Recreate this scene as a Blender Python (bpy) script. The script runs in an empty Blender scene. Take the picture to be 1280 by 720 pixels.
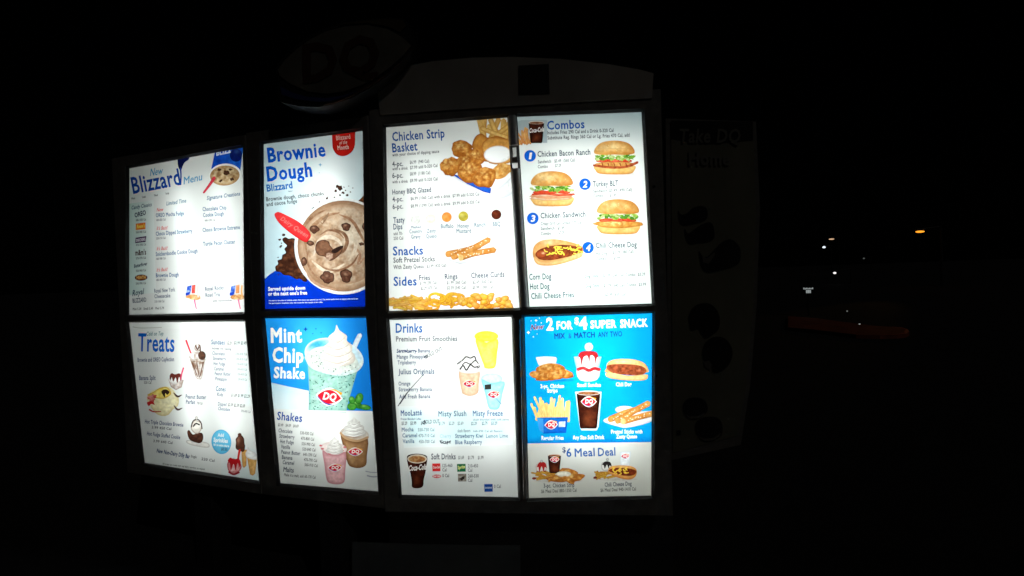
import bpy, bmesh, math
import numpy as np
from mathutils import Vector, Matrix
from mathutils.geometry import delaunay_2d_cdt

# ------------------------------------------------------------------ camera, sky, fill sun, exposure
SC = bpy.context.scene
COL = SC.collection
PITCH, YAW, ROLL = -0.0225, 0.1175, 0.0352
FPX = 720.0                                   # focal length in pixels of the 1280 wide photograph
CAMZ = 1.35
def rotm(rx, ry, rz):
    cx, sx, cy, sy, cz, sz = math.cos(rx), math.sin(rx), math.cos(ry), math.sin(ry), math.cos(rz), math.sin(rz)
    X = np.array([[1, 0, 0], [0, cx, -sx], [0, sx, cx]])
    Y = np.array([[cy, 0, sy], [0, 1, 0], [-sy, 0, cy]])
    Z = np.array([[cz, -sz, 0], [sz, cz, 0], [0, 0, 1]])
    return Z @ X @ Y
R = rotm(PITCH, ROLL, YAW)
EYE = np.array([0, 0, CAMZ])
cam_d = bpy.data.cameras.new('camera')
cam_d.sensor_width = 36
cam_d.lens = 36 * FPX / 1280
cam_d.clip_start = 0.02
cam_d.clip_end = 2000
cam = bpy.data.objects.new('camera', cam_d)
COL.objects.link(cam)
M4 = Matrix.Identity(4)
for i in range(3):
    M4[i][0], M4[i][1], M4[i][2], M4[i][3] = R[i, 0], R[i, 2], -R[i, 1], EYE[i]
cam.matrix_world = M4
SC.camera = cam

world = bpy.data.worlds.new('World')
SC.world = world
world.use_nodes = True
nt = world.node_tree
sky = nt.nodes.new('ShaderNodeTexSky')
sky.sky_type = 'NISHITA'
sky.sun_disc = False
sky.sun_elevation = math.radians(40)
sky.sun_rotation = math.radians(142)
nt.links.new(sky.outputs[0], nt.nodes['Background'].inputs[0])
nt.nodes['Background'].inputs[1].default_value = 0.00002          # a moonless looking night
moon = bpy.data.lights.new('moon', 'SUN')
moon.energy = 0.06  # unseen sun lamp added to lift the header, frames and side sign
moon.angle = math.radians(0.5)
moon.color = (1, 0.95, 0.88)
mo = bpy.data.objects.new('moon', moon)
COL.objects.link(mo)
mo.rotation_euler = (math.radians(50), 0, math.radians(38))
SC.view_settings.view_transform = 'Standard'
SC.view_settings.look = 'None'
SC.view_settings.gamma = 1
SC.view_settings.exposure = 0
SC.cycles.use_denoising = True
SC.cycles.diffuse_bounces = 5
SC.cycles.max_bounces = 10
SC.cycles.filter_width = 1.6
SC.cycles.sample_clamp_indirect = 8
TUBE = 8.4                                    # radiance of the fluorescent tubes in the cabinets

# ------------------------------------------------------------------ helpers
def ray(x, y):
    d = np.stack([(np.asarray(x, float) - 640) / FPX, np.ones_like(np.asarray(x, float)), (360 - np.asarray(y, float)) / FPX], -1)
    return d @ R.T
def on_plane(x, y, p0, n):
    d = ray(x, y)
    t = ((p0 - EYE) @ n) / (d @ n)
    return EYE + d * t[..., None]
def at_dist(x, y, Y):                          # the point seen at a pixel, Y metres ahead
    d = ray(x, y)
    return EYE + d * (Y / d[1])
def lin(c):
    c = np.asarray(c, float) / 255
    return np.where(c <= 0.04045, c / 12.92, ((c + 0.055) / 1.055) ** 2.4)

def mat(name, color, rough=0.5, metal=0.0, noise=None, bump=None, emit=None, coat=0):
    m = bpy.data.materials.new(name)
    m.use_nodes = True
    n = m.node_tree.nodes
    l = m.node_tree.links
    b = n['Principled BSDF']
    b.inputs['Base Color'].default_value = (*color, 1)
    b.inputs['Roughness'].default_value = rough
    b.inputs['Metallic'].default_value = metal
    if coat:
        b.inputs['Coat Weight'].default_value = coat
    if noise or bump:
        tc = n.new('ShaderNodeTexCoord')
        tx = n.new('ShaderNodeTexNoise')
        tx.inputs['Scale'].default_value = (noise or bump)[0]
        tx.inputs['Detail'].default_value = 6
        l.new(tc.outputs['Object'], tx.inputs['Vector'])
    if noise:
        cr = n.new('ShaderNodeValToRGB')
        cr.color_ramp.elements[0].position = 0.35
        cr.color_ramp.elements[1].position = 0.7
        cr.color_ramp.elements[0].color = (*[c * noise[1] for c in color], 1)
        cr.color_ramp.elements[1].color = (*color, 1)
        l.new(tx.outputs['Fac'], cr.inputs['Fac'])
        l.new(cr.outputs['Color'], b.inputs['Base Color'])
    if bump:
        bp = n.new('ShaderNodeBump')
        bp.inputs['Strength'].default_value = bump[1]
        bp.inputs['Distance'].default_value = 0.01
        l.new(tx.outputs['Fac'], bp.inputs['Height'])
        l.new(bp.outputs['Normal'], b.inputs['Normal'])
    if emit:
        b.inputs['Emission Color'].default_value = (*emit[0], 1)
        b.inputs['Emission Strength'].default_value = emit[1]
    return m

def film_mat():
    m = bpy.data.materials.new('backlit_film')
    m.use_nodes = True
    n, l = m.node_tree.nodes, m.node_tree.links
    n.remove(n['Principled BSDF'])
    a = n.new('ShaderNodeAttribute')
    a.attribute_name = 'Col'
    tr = n.new('ShaderNodeBsdfTranslucent')
    gl = n.new('ShaderNodeBsdfGlossy')
    gl.inputs['Roughness'].default_value = 0.12
    mx = n.new('ShaderNodeMixShader')
    mx.inputs[0].default_value = 0.03
    l.new(a.outputs['Color'], tr.inputs['Color'])
    l.new(tr.outputs[0], mx.inputs[1])
    l.new(gl.outputs[0], mx.inputs[2])
    l.new(mx.outputs[0], n['Material Output'].inputs['Surface'])
    return m
FILM = film_mat()
FRAME = mat('black_powder_coat', (0.2, 0.19, 0.175), 0.5, noise=(35, 0.7), bump=(400, 0.15))
FRAME_IN = mat('dark_gasket', (0.02, 0.02, 0.02), 0.6)
WHITEBOX = mat('white_enamel_interior', (0.82, 0.82, 0.8), 0.6)
ALU = mat('brushed_aluminium', (0.42, 0.43, 0.45), 0.5, 0.15, noise=(60, 0.8))
TUBEM = mat('fluorescent_tube', (0.9, 0.9, 0.9), 0.4, emit=((0.94, 1.0, 0.985), TUBE))
SCREW = mat('screw_steel', (0.05, 0.05, 0.05), 0.4, 0.8)

def mesh_obj(name, verts, faces, mats, parent=None, loc=(0, 0, 0), rz=0.0, fmat=None, smooth=False):
    """verts are world coordinates unless parent is given with its own frame already applied"""
    me = bpy.data.meshes.new(name)
    me.from_pydata([tuple(v) for v in verts], [], faces)
    for m in (mats if isinstance(mats, (list, tuple)) else [mats]):
        me.materials.append(m)
    if fmat is not None:
        me.polygons.foreach_set('material_index', fmat)
    if smooth:
        me.polygons.foreach_set('use_smooth', [True] * len(me.polygons))
    me.update()
    o = bpy.data.objects.new(name, me)
    COL.objects.link(o)
    if parent is not None:
        o.parent = parent
    else:
        o.location = loc
        o.rotation_euler = (0, 0, rz)
    return o

def tag(o, label=None, cat=None, group=None, kind=None):
    for k, v in (('label', label), ('category', cat), ('group', group), ('kind', kind)):
        if v:
            o[k] = v
    return o
def empty(name, loc, rz=0.0):
    o = bpy.data.objects.new(name, None)
    o.empty_display_size = 0.1
    o.location = loc
    o.rotation_euler = (0, 0, rz)
    COL.objects.link(o)
    return o

class MB:
    """collects boxes, bars and tubes into one mesh"""
    def __init__(s):
        s.v, s.f = [], []
    def add(s, v, f):
        b = len(s.v)
        s.v += [tuple(p) for p in v]
        s.f += [[i + b for i in q] for q in f]
        return s
    def box(s, a, b, bev=0.0):
        bm = bmesh.new()
        bmesh.ops.create_cube(bm, size=1)
        a, b = np.array(a, float), np.array(b, float)
        for v in bm.verts:
            v.co = Vector(tuple((a + b) / 2 + np.array(v.co) * (b - a)))
        if bev:
            bmesh.ops.bevel(bm, geom=bm.edges[:], offset=bev, segments=2, affect='EDGES', profile=0.6)
        bm.verts.index_update()
        s.add([v.co[:] for v in bm.verts], [[v.index for v in f.verts] for f in bm.faces])
        bm.free()
        return s
    def tube(s, p0, p1, r0, r1=None, n=12, caps=True):
        r1 = r0 if r1 is None else r1
        p0, p1 = np.array(p0, float), np.array(p1, float)
        d = (p1 - p0) / np.linalg.norm(p1 - p0)
        u = np.cross(d, [0, 0, 1.0] if abs(d[2]) < 0.9 else [1.0, 0, 0])
        u /= np.linalg.norm(u)
        w = np.cross(d, u)
        a = np.arange(n) * 2 * math.pi / n
        ring = np.cos(a)[:, None] * u + np.sin(a)[:, None] * w
        v = list(p0 + ring * r0) + list(p1 + ring * r1)
        f = [[i, (i + 1) % n, n + (i + 1) % n, n + i] for i in range(n)]
        if caps:
            f += [list(range(n))[::-1], list(range(n, 2 * n))]
        return s.add(v, f)
    def build(s, name, m, parent=None, **k):
        return mesh_obj(name, s.v, s.f, m, parent, **k)

def noise2(p, scale, seed=0):
    """value noise, three octaves, 0..1"""
    out = np.zeros(len(p))
    amp, tot = 1.0, 0.0
    for o in range(3):
        q = p / scale * 2 ** o + seed * 17.3 + 100
        i = np.floor(q).astype(np.int64)
        f = q - i
        f = f * f * (3 - 2 * f)
        def h(ix, iy):
            k = (ix * 374761393 + iy * 668265263 + (seed + o) * 1442695041) & 0x7fffffff
            k = ((k ^ (k >> 13)) * 1274126177) & 0x7fffffff
            return ((k ^ (k >> 16)) & 0xffff) / 65535.0
        a = h(i[:, 0], i[:, 1]) * (1 - f[:, 0]) + h(i[:, 0] + 1, i[:, 1]) * f[:, 0]
        b = h(i[:, 0], i[:, 1] + 1) * (1 - f[:, 0]) + h(i[:, 0] + 1, i[:, 1] + 1) * f[:, 0]
        out += amp * (a * (1 - f[:, 1]) + b * f[:, 1])
        tot += amp
        amp *= 0.55
    return out / tot

def inside(p, A, B):
    """even-odd test of the points p against the segments A-B"""
    out = np.zeros(len(p), bool)
    for c in range(0, len(p), 4000):
        x, y = p[c:c + 4000, :1], p[c:c + 4000, 1:]
        cr = (A[:, 1] > y) != (B[:, 1] > y)
        out[c:c + 4000] = (cr & (x < (B[:, 0] - A[:, 0]) * (y - A[:, 1]) / (B[:, 1] - A[:, 1] + 1e-12) + A[:, 0])).sum(1) % 2 == 1
    return out
# outlines, in pixels of the photograph (y down)
def ell(cx, cy, rx, ry, rot=0.0, n=26, a0=0, a1=360):
    a = np.radians(np.linspace(a0, a1, n, endpoint=(a1 - a0) < 360))
    x, y = np.cos(a) * rx, np.sin(a) * ry
    c, s = math.cos(math.radians(rot)), math.sin(math.radians(rot))
    return np.stack([cx + x * c - y * s, cy + x * s + y * c], 1)
def blob(cx, cy, rx, ry, amp=0.15, seed=0, rot=0.0, n=30):
    g = np.random.default_rng(seed)
    a = np.arange(n) * 2 * math.pi / n
    r = 1 + sum(amp / (k ** 0.6) * g.normal() * np.cos(k * a + g.random() * 6.28) for k in (2, 3, 4, 5, 7, 9))
    x, y = np.cos(a) * rx * r, np.sin(a) * ry * r
    c, s = math.cos(math.radians(rot)), math.sin(math.radians(rot))
    return np.stack([cx + x * c - y * s, cy + x * s + y * c], 1)
def smooth(p, k=4):
    p = np.array(p, float)
    n = len(p)
    out = []
    for i in range(n):
        a, b, c, d = p[i - 1], p[i], p[(i + 1) % n], p[(i + 2) % n]
        for j in range(k):
            t = j / k
            out.append(0.5 * (2 * b + (c - a) * t + (2 * a - 5 * b + 4 * c - d) * t * t + (3 * b - a - 3 * c + d) * t ** 3))
    return np.array(out)
def stroke(p, w0, w1=None, k=5, wm=None):
    """a brush stroke with round ends along a smooth open line"""
    p = np.array(p, float)
    if len(p) > 2:
        q = [2 * p[0] - p[1]] + list(p) + [2 * p[-1] - p[-2]]
        o = []
        for i in range(1, len(q) - 2):
            a, b, c, d = q[i - 1], q[i], q[i + 1], q[i + 2]
            for j in range(k):
                t = j / k
                o.append(0.5 * (2 * b + (c - a) * t + (2 * a - 5 * b + 4 * c - d) * t * t + (3 * b - a - 3 * c + d) * t ** 3))
        p = np.array(o + [p[-1]])
    w1 = w0 if w1 is None else w1
    w = np.linspace(w0, w1, len(p)) / 2
    if wm:
        w = w + (wm / 2 - (w0 + w1) / 4) * np.sin(np.linspace(0, math.pi, len(p)))
    t = np.gradient(p, axis=0)
    t /= np.linalg.norm(t, axis=1)[:, None] + 1e-9
    nn = np.stack([-t[:, 1], t[:, 0]], 1)
    L, Rr = p + nn * w[:, None], p - nn * w[:, None]
    cap1 = p[-1] + t[-1] * w[-1] * 0.8
    cap0 = p[0] - t[0] * w[0] * 0.8
    return np.concatenate([[cap0], L, [cap1], Rr[::-1]])

# glyphs of the built-in typeface
GL = {}
def load_glyphs(chars):
    sets = [(c, b) for b in (0, 1, 2, 3) for c in chars if c != ' ']
    obs = []
    for c, b in sets:
        for body in (c, '|' + c + '|', '||'):
            cu = bpy.data.curves.new('glyph', 'FONT')
            cu.body = body
            cu.resolution_u = 2
            cu.offset = (0.012, 0.032 if body not in 'ij' else 0.024, 0.021, 0.036 if body not in 'gaeosij' else 0.027)[b] if body == c else 0
            o = bpy.data.objects.new('glyph', cu)
            COL.objects.link(o)
            obs.append(o)
    dg = bpy.context.evaluated_depsgraph_get()
    ms = []
    for o in obs:
        m = bpy.data.meshes.new_from_object(o.evaluated_get(dg))
        co = np.empty(len(m.vertices) * 3)
        m.vertices.foreach_get('co', co)
        m.calc_loop_triangles()
        ms.append((co.reshape(-1, 3)[:, :2], [tuple(t.vertices) for t in m.loop_triangles]))
        bpy.data.meshes.remove(m)
    for i, (c, b) in enumerate(sets):
        v, t = ms[3 * i]
        wide = np.ptp(ms[3 * i + 1][0][:, 0]) - np.ptp(ms[3 * i + 2][0][:, 0])
        GL[c, b] = (v, t, wide)
    for b in (0, 1, 2, 3):
        GL[' ', b] = (np.zeros((0, 2)), [], 0.3)
    for o in obs:
        cu = o.data
        bpy.data.objects.remove(o)
        bpy.data.curves.remove(cu)
load_glyphs("ABCDEFGHIJKLMNOPQRSTUVWXYZabcdefghijklmnopqrstuvwxyz0123456789$&.,'-()é®!/%")
CAP = 0.70
GID = []                                       # which character each vertex of the last line belongs to

def text_tris(s, p0, p1, h, bold=0, shear=0.0, gap=0.0):
    """triangles of one line of lettering, baseline from pixel p0 to pixel p1, capital height h pixels"""
    p0, p1 = np.array(p0, float), np.array(p1, float)
    if bold == 0 and h < 7.6:
        bold = 2                               # small print needs more weight
    elif bold == 0 and h > 9.5:
        bold = 2
    gap = gap + (0, .02, .03, .05)[bold]
    x = 0.0
    V, T = [], []
    GID.clear()
    for ch in s:
        v, t, adv = GL[ch, bold]
        b = len(V)
        V += [(a + x, c) for a, c in v]
        GID.extend([len(T)] * len(v))
        T += [(i + b, j + b, k + b) for i, j, k in t]
        x += adv + gap
    if not V:
        return np.zeros((0, 2)), []
    V = np.array(V)
    x0, x1 = V[:, 0].min(), V[:, 0].max()
    d = p1 - p0
    L = np.linalg.norm(d)
    d = d / L
    up = np.array([d[1], -d[0]])
    u = (V[:, 0] - x0) / (x1 - x0) * L
    w = V[:, 1] / CAP * h
    return p0 + (u + w * shear)[:, None] * d + w[:, None] * up, T

# ------------------------------------------------------------------ the planes of the cabinet fronts, from the survey of the panel corners
CORN = {  # panel: TL, TR, BR, BL
    11: [(162.2, 210.6), (305.4, 184.4), (307, 389.8), (161.9, 393.4)],
    12: [(161.9, 403), (307.8, 401.9), (325.8, 600.8), (181.3, 578.3)],
    21: [(330, 180.3), (453.8, 163.8), (456.9, 383.1), (331.6, 386)],
    22: [(332, 398), (457.8, 397.5), (473.4, 614), (351, 603.6)],
    31: [(482.8, 159.5), (634.2, 147.2), (649, 384.6), (486.7, 388.5)],
    32: [(487.2, 400), (639.2, 396.3), (647.5, 621.3), (502.6, 618.2)],
    41: [(646.7, 146.3), (801.7, 140.3), (814.5, 379.2), (662, 383.3)],
    42: [(655.8, 396.3), (815.1, 391.6), (813.8, 619.1), (661.2, 622.2)]}
A1, A2 = -0.2955, -0.2225
W1, W2, W3, G1, G2 = 0.778, 0.497, 0.489, 0.112, 0.1035
B3 = np.array([-0.7455, 2.2, CAMZ + 0.594])
d1, d2, d3 = (np.array([math.cos(a), math.sin(a), 0]) for a in (A1, A2, 0.0))
O2 = B3 - d3 * G2 / 2 - d2 * (G2 / 2 + W2)
O1 = O2 - d2 * G1 / 2 - d1 * (G1 / 2 + W1)
PLANES = {1: (O1, d1, A1), 2: (O2, d2, A2), 3: (B3, d3, 0.0)}
NRM = {k: np.array([v[1][1], -v[1][0], 0]) for k, v in PLANES.items()}      # towards the camera
PL_OF = {11: 1, 12: 1, 21: 2, 22: 2, 31: 3, 32: 3, 41: 3, 42: 3}
def to_local(k, x, y, off=0.0):
    """pixel -> (u along the cabinet front, z) on plane k moved off metres towards the camera"""
    o, d, a = PLANES[k]
    p = on_plane(x, y, o + NRM[k] * off, NRM[k])
    return (p - o) @ d, p[..., 2]
UV = {p: np.stack(to_local(PL_OF[p], *np.array(c, float).T), 1) for p, c in CORN.items()}

# ------------------------------------------------------------------ printed, backlit panels
class Panel:
    def __init__(s, num, label, bg=(236, 238, 236), gain=0.84, base=0.8):
        s.num, s.k, s.label, s.gain, s.base = num, PL_OF[num], label, gain, base
        s.shapes = []                          # (verts, tris or None, spec, owner)
        s.plabels = {}
        s.order = ['sheet']
        s.cur = 'sheet'
        c = np.array(CORN[num], float)
        m = c.mean(0)
        s.quad = m + (c - m) * (1 + 4.0 / np.abs(c - m))
        s.add(s.quad, bg)
    def part(s, name, label=None):
        n = name
        i = 1
        while n in s.order:
            n = '%s#%d' % (name, i)
            i += 1
        s.order.append(n)
        s.cur = n
        if label:
            s.plabels[n] = label
        return s
    SPLIT = {'heading': 'heading', 'item_list': 'item_name', 'price_list': 'price_text', 'menu_text': 'menu_text', 'caption_text': 'caption_text', 'size_text': 'size_text', 'royal_text': 'item_name',
             'meal_deal_text': 'menu_text', 'meal_deal_heading': 'heading', 'limited_time_list': 'item_name', 'signature_list': 'item_name', 'sundae_list': 'item_name', 'shake_list': 'item_name', 'dip_list': 'dip_name'}
    def sub(s, name):
        """start a piece of the current part"""
        back = s.cur
        p = s.cur.split('/')[0]
        n, i = p + '/' + name, 1
        while n in s.order:
            n = '%s/%s#%d' % (p, name, i)
            i += 1
        s.order.append(n)
        s.cur = n
        return back
    def add(s, poly, c, **k):
        s.shapes.append((np.array(poly, float), None, dict(c=c, **k), s.cur))
        return s
    def text(s, t, p0, p1, h, c=(70, 75, 85), bold=0, shear=0.0, **k):
        v, tr = text_tris(t, p0, p1, h, bold, shear)
        back = s.cur
        base = s.cur.split('#')[0]
        if base in s.SPLIT:                    # every line of lettering is a part of its own
            s.part(s.SPLIT[base])
        if h < 7.6 and max(c) < 215:
            c = tuple(q * .74 for q in c)      # fine print is solid ink
        done = {}
        for q in tr:                           # one outline per character, so that neighbours may touch
            done.setdefault(GID[q[0]], []).append(q)
        for q in done.values():
            us, inv = np.unique(np.array(q), return_inverse=True)
            s.shapes.append((v[us], [tuple(map(int, r)) for r in inv.reshape(-1, 3)], dict(c=c, **k), s.cur))
        s.cur = back
        return s
    def fill(s, p, shape):
        v, tr, q, _ = shape
        c = np.tile(np.array(q['c'], float), (len(p), 1))
        lo, hi = v.min(0), v.max(0)
        if 'l' in q:
            c2, dx, dy = q['l'][:3]
            t = ((p - lo) / (hi - lo + 1e-6)) @ np.array([dx, dy], float)
            if dx < 0: t += -dx
            if dy < 0: t += -dy
            t = np.clip(t, 0, 1)[:, None]
            c = c * (1 - t) + np.array(c2, float) * t
        for key in ('r', 'r2', 'r3', 'r4'):
            if key in q:
                c2, cx, cy, rx, ry = q[key]
                t = np.exp(-(((p[:, 0] - cx) / rx) ** 2 + ((p[:, 1] - cy) / ry) ** 2))[:, None]
                c = c * (1 - t) + np.array(c2, float) * t
        for key, sd in (('n', 1), ('n2', 2)):
            if key in q:
                c2, sc, amt = q[key]
                t = noise2(p, sc, sd + int(lo[0]) % 7)
                t = np.clip((t - 0.5) * 3.2 + 0.5, 0, 1)
                t = (t * amt)[:, None]
                c = c * (1 - t) + np.array(c2, float) * t
        if s.grain and tr is None and ('n' in q or 'r' in q or 'e' in q):
            c = c * (1 + s.grain * (noise2(p, 2.3, 5) - 0.5) * 2)[:, None]
        if 'e' in q and tr is None:
            c2, dist = q['e'][:2]
            a = v
            b = np.roll(v, -1, 0)
            ab = b - a
            t = np.clip((((p[:, None] - a) * ab).sum(2)) / ((ab ** 2).sum(1) + 1e-9), 0, 1)
            dd = np.linalg.norm(p[:, None] - (a + t[..., None] * ab), axis=2).min(1)
            t = np.clip(1 - dd / dist, 0, 1)[:, None] ** 1.3
            if len(q['e']) > 2:                # only towards one side
                dx, dy = q['e'][2:]
                m = (lo + hi) / 2
                t = t * np.clip(0.5 + ((p - m) / (hi - lo + 1e-6)) @ np.array([dx, dy]) * 1.2, 0, 1)[:, None]
            c = c * (1 - t) + np.array(c2, float) * t
        return np.clip(c, 0, 255)
    grain = 0
    def build(s):
        g = np.random.default_rng(s.num)
        pts, edges, segs = [], [], []
        for i, (v, tr, q, ow) in enumerate(s.shapes):
            b = len(pts)
            pts += list(v)
            n = len(v)
            if tr is None:
                ed = [(j, (j + 1) % n) for j in range(n)]
            else:                              # the outline of the lettering
                cnt = {}
                for t in tr:
                    for j in range(3):
                        k = (min(t[j], t[(j + 1) % 3]), max(t[j], t[(j + 1) % 3]))
                        cnt[k] = cnt.get(k, 0) + 1
                ed = [k for k, c in cnt.items() if c == 1]
            segs.append((v[[e[0] for e in ed]], v[[e[1] for e in ed]]))
            edges += [(b + e[0], b + e[1]) for e in ed]
            tex = [k for k in ('l', 'r', 'n', 'e') if k in q]
            if tex and tr is None:
                st = q.get('res', 1.3 if i else 6.0)
                lo, hi = v.min(0), v.max(0)
                gx, gy = np.meshgrid(np.arange(lo[0] + st / 2, hi[0], st), np.arange(lo[1] + st / 2, hi[1], st))
                p = np.stack([gx.ravel(), gy.ravel()], 1)
                if len(p):
                    p = p + (g.random(p.shape) - 0.5) * st * 0.5
                    pts += list(p[inside(p, *segs[-1])])
        V, E, F, ov, oe, of = delaunay_2d_cdt([Vector((float(a), float(b))) for a, b in pts], edges, [], 0, 1e-4, False)
        V = np.array([v[:] for v in V])
        cen = V[np.array(F)].mean(1)
        top = np.full(len(F), -1)
        for i, (A, B) in enumerate(segs):
            lo, hi = s.shapes[i][0].min(0), s.shapes[i][0].max(0)
            w = np.where((cen > lo).all(1) & (cen < hi).all(1))[0]
            w = w[inside(cen[w], A, B)]
            top[w] = i if i == 0 else np.where(top[w] >= 0, i, -1)
        tri = np.array(F)
        cols = np.zeros((len(tri), 3, 3))
        for i, sh in enumerate(s.shapes):
            w = np.where(top == i)[0]
            if len(w):
                s.grain = .16 if 'picture' in sh[3] or '/' in sh[3] else 0
                cols[w] = s.fill(V[tri[w]].reshape(-1, 2), sh).reshape(-1, 3, 3)
        T = lin(cols)
        sheet = np.array([sh[3] == 'sheet' for sh in s.shapes] + [False])
        T = np.where(sheet[top][:, None, None], T * s.base, T * s.gain)
        T = np.clip(T, 0.0, 0.9)
        u, z = to_local(s.k, V[:, 0], V[:, 1])
        o, d, a = PLANES[s.k]
        cu = UV[s.num].mean(0)[0]
        z0 = UV[s.num][:, 1].min()
        loc = o + d * cu
        L3 = np.stack([u - cu, np.zeros(len(u)), z - z0], 1)
        own = np.array([s.order.index(sh[3]) for sh in s.shapes])
        root, made = None, {}
        for oi, nm in enumerate(s.order):
            w = np.where((top >= 0) & (own[top] == oi))[0]
            if not len(w):
                continue
            us, inv = np.unique(tri[w], return_inverse=True)
            f = inv.reshape(-1, 3)
            flat = L3[us]
            e1, e2 = flat[f[:, 1]] - flat[f[:, 0]], flat[f[:, 2]] - flat[f[:, 0]]
            fl = (e1[:, 0] * e2[:, 2] - e1[:, 2] * e2[:, 0]) < 0      # all facing the viewer (-y)
            f[fl] = f[fl][:, ::-1]
            cc = cols[w] * 0 + T[w]
            cc[fl] = cc[fl][:, ::-1]
            name = 'menu_poster' if oi == 0 else nm.split('/')[-1].split('#')[0]
            par = None if oi == 0 else made.get(nm.split('/')[0], root) if '/' in nm else root
            ob = made[nm] = mesh_obj(name, flat, [list(map(int, q)) for q in f], FILM, par,
                          loc=(loc[0], loc[1], z0), rz=a)
            at = ob.data.color_attributes.new('Col', 'FLOAT_COLOR', 'CORNER')
            at.data.foreach_set('color', np.concatenate([cc.reshape(-1, 3), np.ones((len(w) * 3, 1))], 1).ravel())
            if oi == 0:
                root = ob
                tag(ob, s.label, 'menu poster', 'backlit posters of the menu board')
            elif nm in s.plabels:
                ob['label'] = s.plabels[nm]
        return root

# ------------------------------------------------------------------ drawn food (printed pictures)
rg = np.random.default_rng
def lens(cx, cy, rx, ry, rot=0.0, n=14):
    t = np.linspace(-1, 1, n)
    y = (1 - np.abs(t) ** 1.9)
    x = np.concatenate([t, t[::-1][1:-1]])
    y = np.concatenate([-y, y[::-1][1:-1]])
    c, s = math.cos(math.radians(rot)), math.sin(math.radians(rot))
    return np.stack([cx + x * rx * c - y * ry * s, cy + x * rx * s + y * ry * c], 1)
def emblem(P, cx, cy, rx, ry, rot=0.0, pale=0):
    c, s = math.cos(math.radians(rot)), math.sin(math.radians(rot))
    back = P.sub('emblem')
    def q(x, y): return (cx + x * rx * c - y * ry * s, cy + x * rx * s + y * ry * c)
    P.add(lens(cx, cy, rx * 1.13, ry * 1.22, rot), (250, 246, 242))
    red = (214, 30, 48) if not pale else (222, 70, 90)
    P.add(smooth([q(-.1, -1.0), q(.35, -1.08), q(.8, -.85), q(1.02, -.75), q(.92, -.42), q(.6, -.78), q(.2, -.96)]), (245, 160, 30))
    P.add(smooth([q(-1.0, .12), q(-.8, .45), q(-.4, .9), q(.05, 1.1), q(.4, 1.02), q(.1, .92), q(-.4, .62), q(-.75, .2)]), (30, 70, 170))
    P.add(lens(cx, cy, rx, ry * 0.93, rot), red)
    P.text('DQ', q(-.52, .42), q(.56, .42), ry * 0.95, (255, 252, 248), 1, 0.12)
    P.cur = back
def chicken(P, cx, cy, rx, ry, seed, rot=0, base=(224, 156, 74), dark=(142, 76, 22)):
    back = P.sub('chicken_piece')
    P.add(blob(cx, cy, rx, ry, 0.07, seed, rot), base, n=(dark, 3.4, .8), r=((246, 205, 130), cx - rx * .2, cy - ry * .35, rx * .7, ry * .55),
          n2=((176, 96, 30), 1.8, .5), e=(dark, min(rx, ry) * .42, .4, .9))
    P.cur = back
def fries(P, x0, x1, y0, y1, n, seed, spread=25, base=(236, 182, 84), dark=(190, 122, 40), w=3.4, up=1):
    g = rg(seed)
    for i in range(n):
        x = x0 + (x1 - x0) * (i + g.random()) / n
        a = math.radians(g.normal() * spread + (90 if up else 0))
        L = (y1 - y0) * (0.75 + 0.4 * g.random())
        yb = y1 - g.random() * (y1 - y0) * .15
        ww = w * (0.8 + .4 * g.random())
        t = g.random() * .6
        c = np.array(base) * (1 - t) + np.array([250, 214, 130]) * t
        P.add(stroke([(x, yb), (x + math.cos(a) * L, yb - math.sin(a) * L)], ww), c, e=(dark, ww * .45, .7, .5), n=(dark, 4, .25))
def swirl(P, cx, top, base, w, c=(240, 234, 228), sh=(196, 186, 178), lean=0.0):
    """soft whipped cream"""
    back = P.sub('whipped_cream')
    h = base - top
    pts = [(cx + lean, top), (cx + lean + w * .08, top + h * .13), (cx + w * .26, top + h * .27), (cx + w * .27, top + h * .4), (cx + w * .43, top + h * .52), (cx + w * .42, top + h * .66),
           (cx + w * .52, top + h * .78), (cx + w * .46, top + h * .95), (cx + w * .1, base + h * .04), (cx - w * .35, base - h * .02), (cx - w * .52, top + h * .84), (cx - w * .42, top + h * .7),
           (cx - w * .44, top + h * .55), (cx - w * .28, top + h * .44), (cx - w * .29, top + h * .3), (cx - w * .1, top + h * .16)]
    P.add(smooth(pts), c, e=(sh, w * .16, .5, .6), n=(sh, w * .3, .25))
    for k, (y, ww) in enumerate(((.34, .24), (.52, .38), (.7, .44), (.87, .45))):
        P.add(stroke([(cx - w * ww, top + h * (y - .02)), (cx - w * .1, top + h * (y + .1)), (cx + w * ww * .5, top + h * (y + .06)), (cx + w * ww, top + h * (y - .08))], .3, .3, wm=w * .06), sh)
        P.add(stroke([(cx - w * ww * .8, top + h * (y + .05)), (cx, top + h * (y + .14)), (cx + w * ww * .8, top + h * (y + .02))], .3, .3, wm=w * .05), (255, 252, 250))
    P.cur = back
def bun_top(P, cx, cy, w, h, c=(232, 176, 96), seed=1):
    back = P.sub('bun')
    P.add(smooth([(cx - w, cy), (cx - w * .93, cy - h * .5), (cx - w * .6, cy - h * .9), (cx, cy - h * 1.04), (cx + w * .6, cy - h * .9), (cx + w * .93, cy - h * .5), (cx + w, cy), (cx + w * .5, cy + h * .12), (cx, cy + h * .1), (cx - w * .5, cy + h * .12)]),
          c, r=((252, 222, 160), cx - w * .25, cy - h * .55, w * .5, h * .35), e=((186, 112, 40), h * .5, .6, .2), n=((196, 126, 52), 7, .55), n2=((250, 226, 176), 4, .3))
    g = rg(seed)
    for i in range(7):
        x, y = g.uniform(-.7, .7), g.uniform(-.85, -.2)
        if x * x + (y * .9) ** 2 < .8:
            P.add(ell(cx + x * w, cy + y * h, .7, .45, g.uniform(-40, 40), 8), (244, 212, 150))
    P.cur = back
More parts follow.
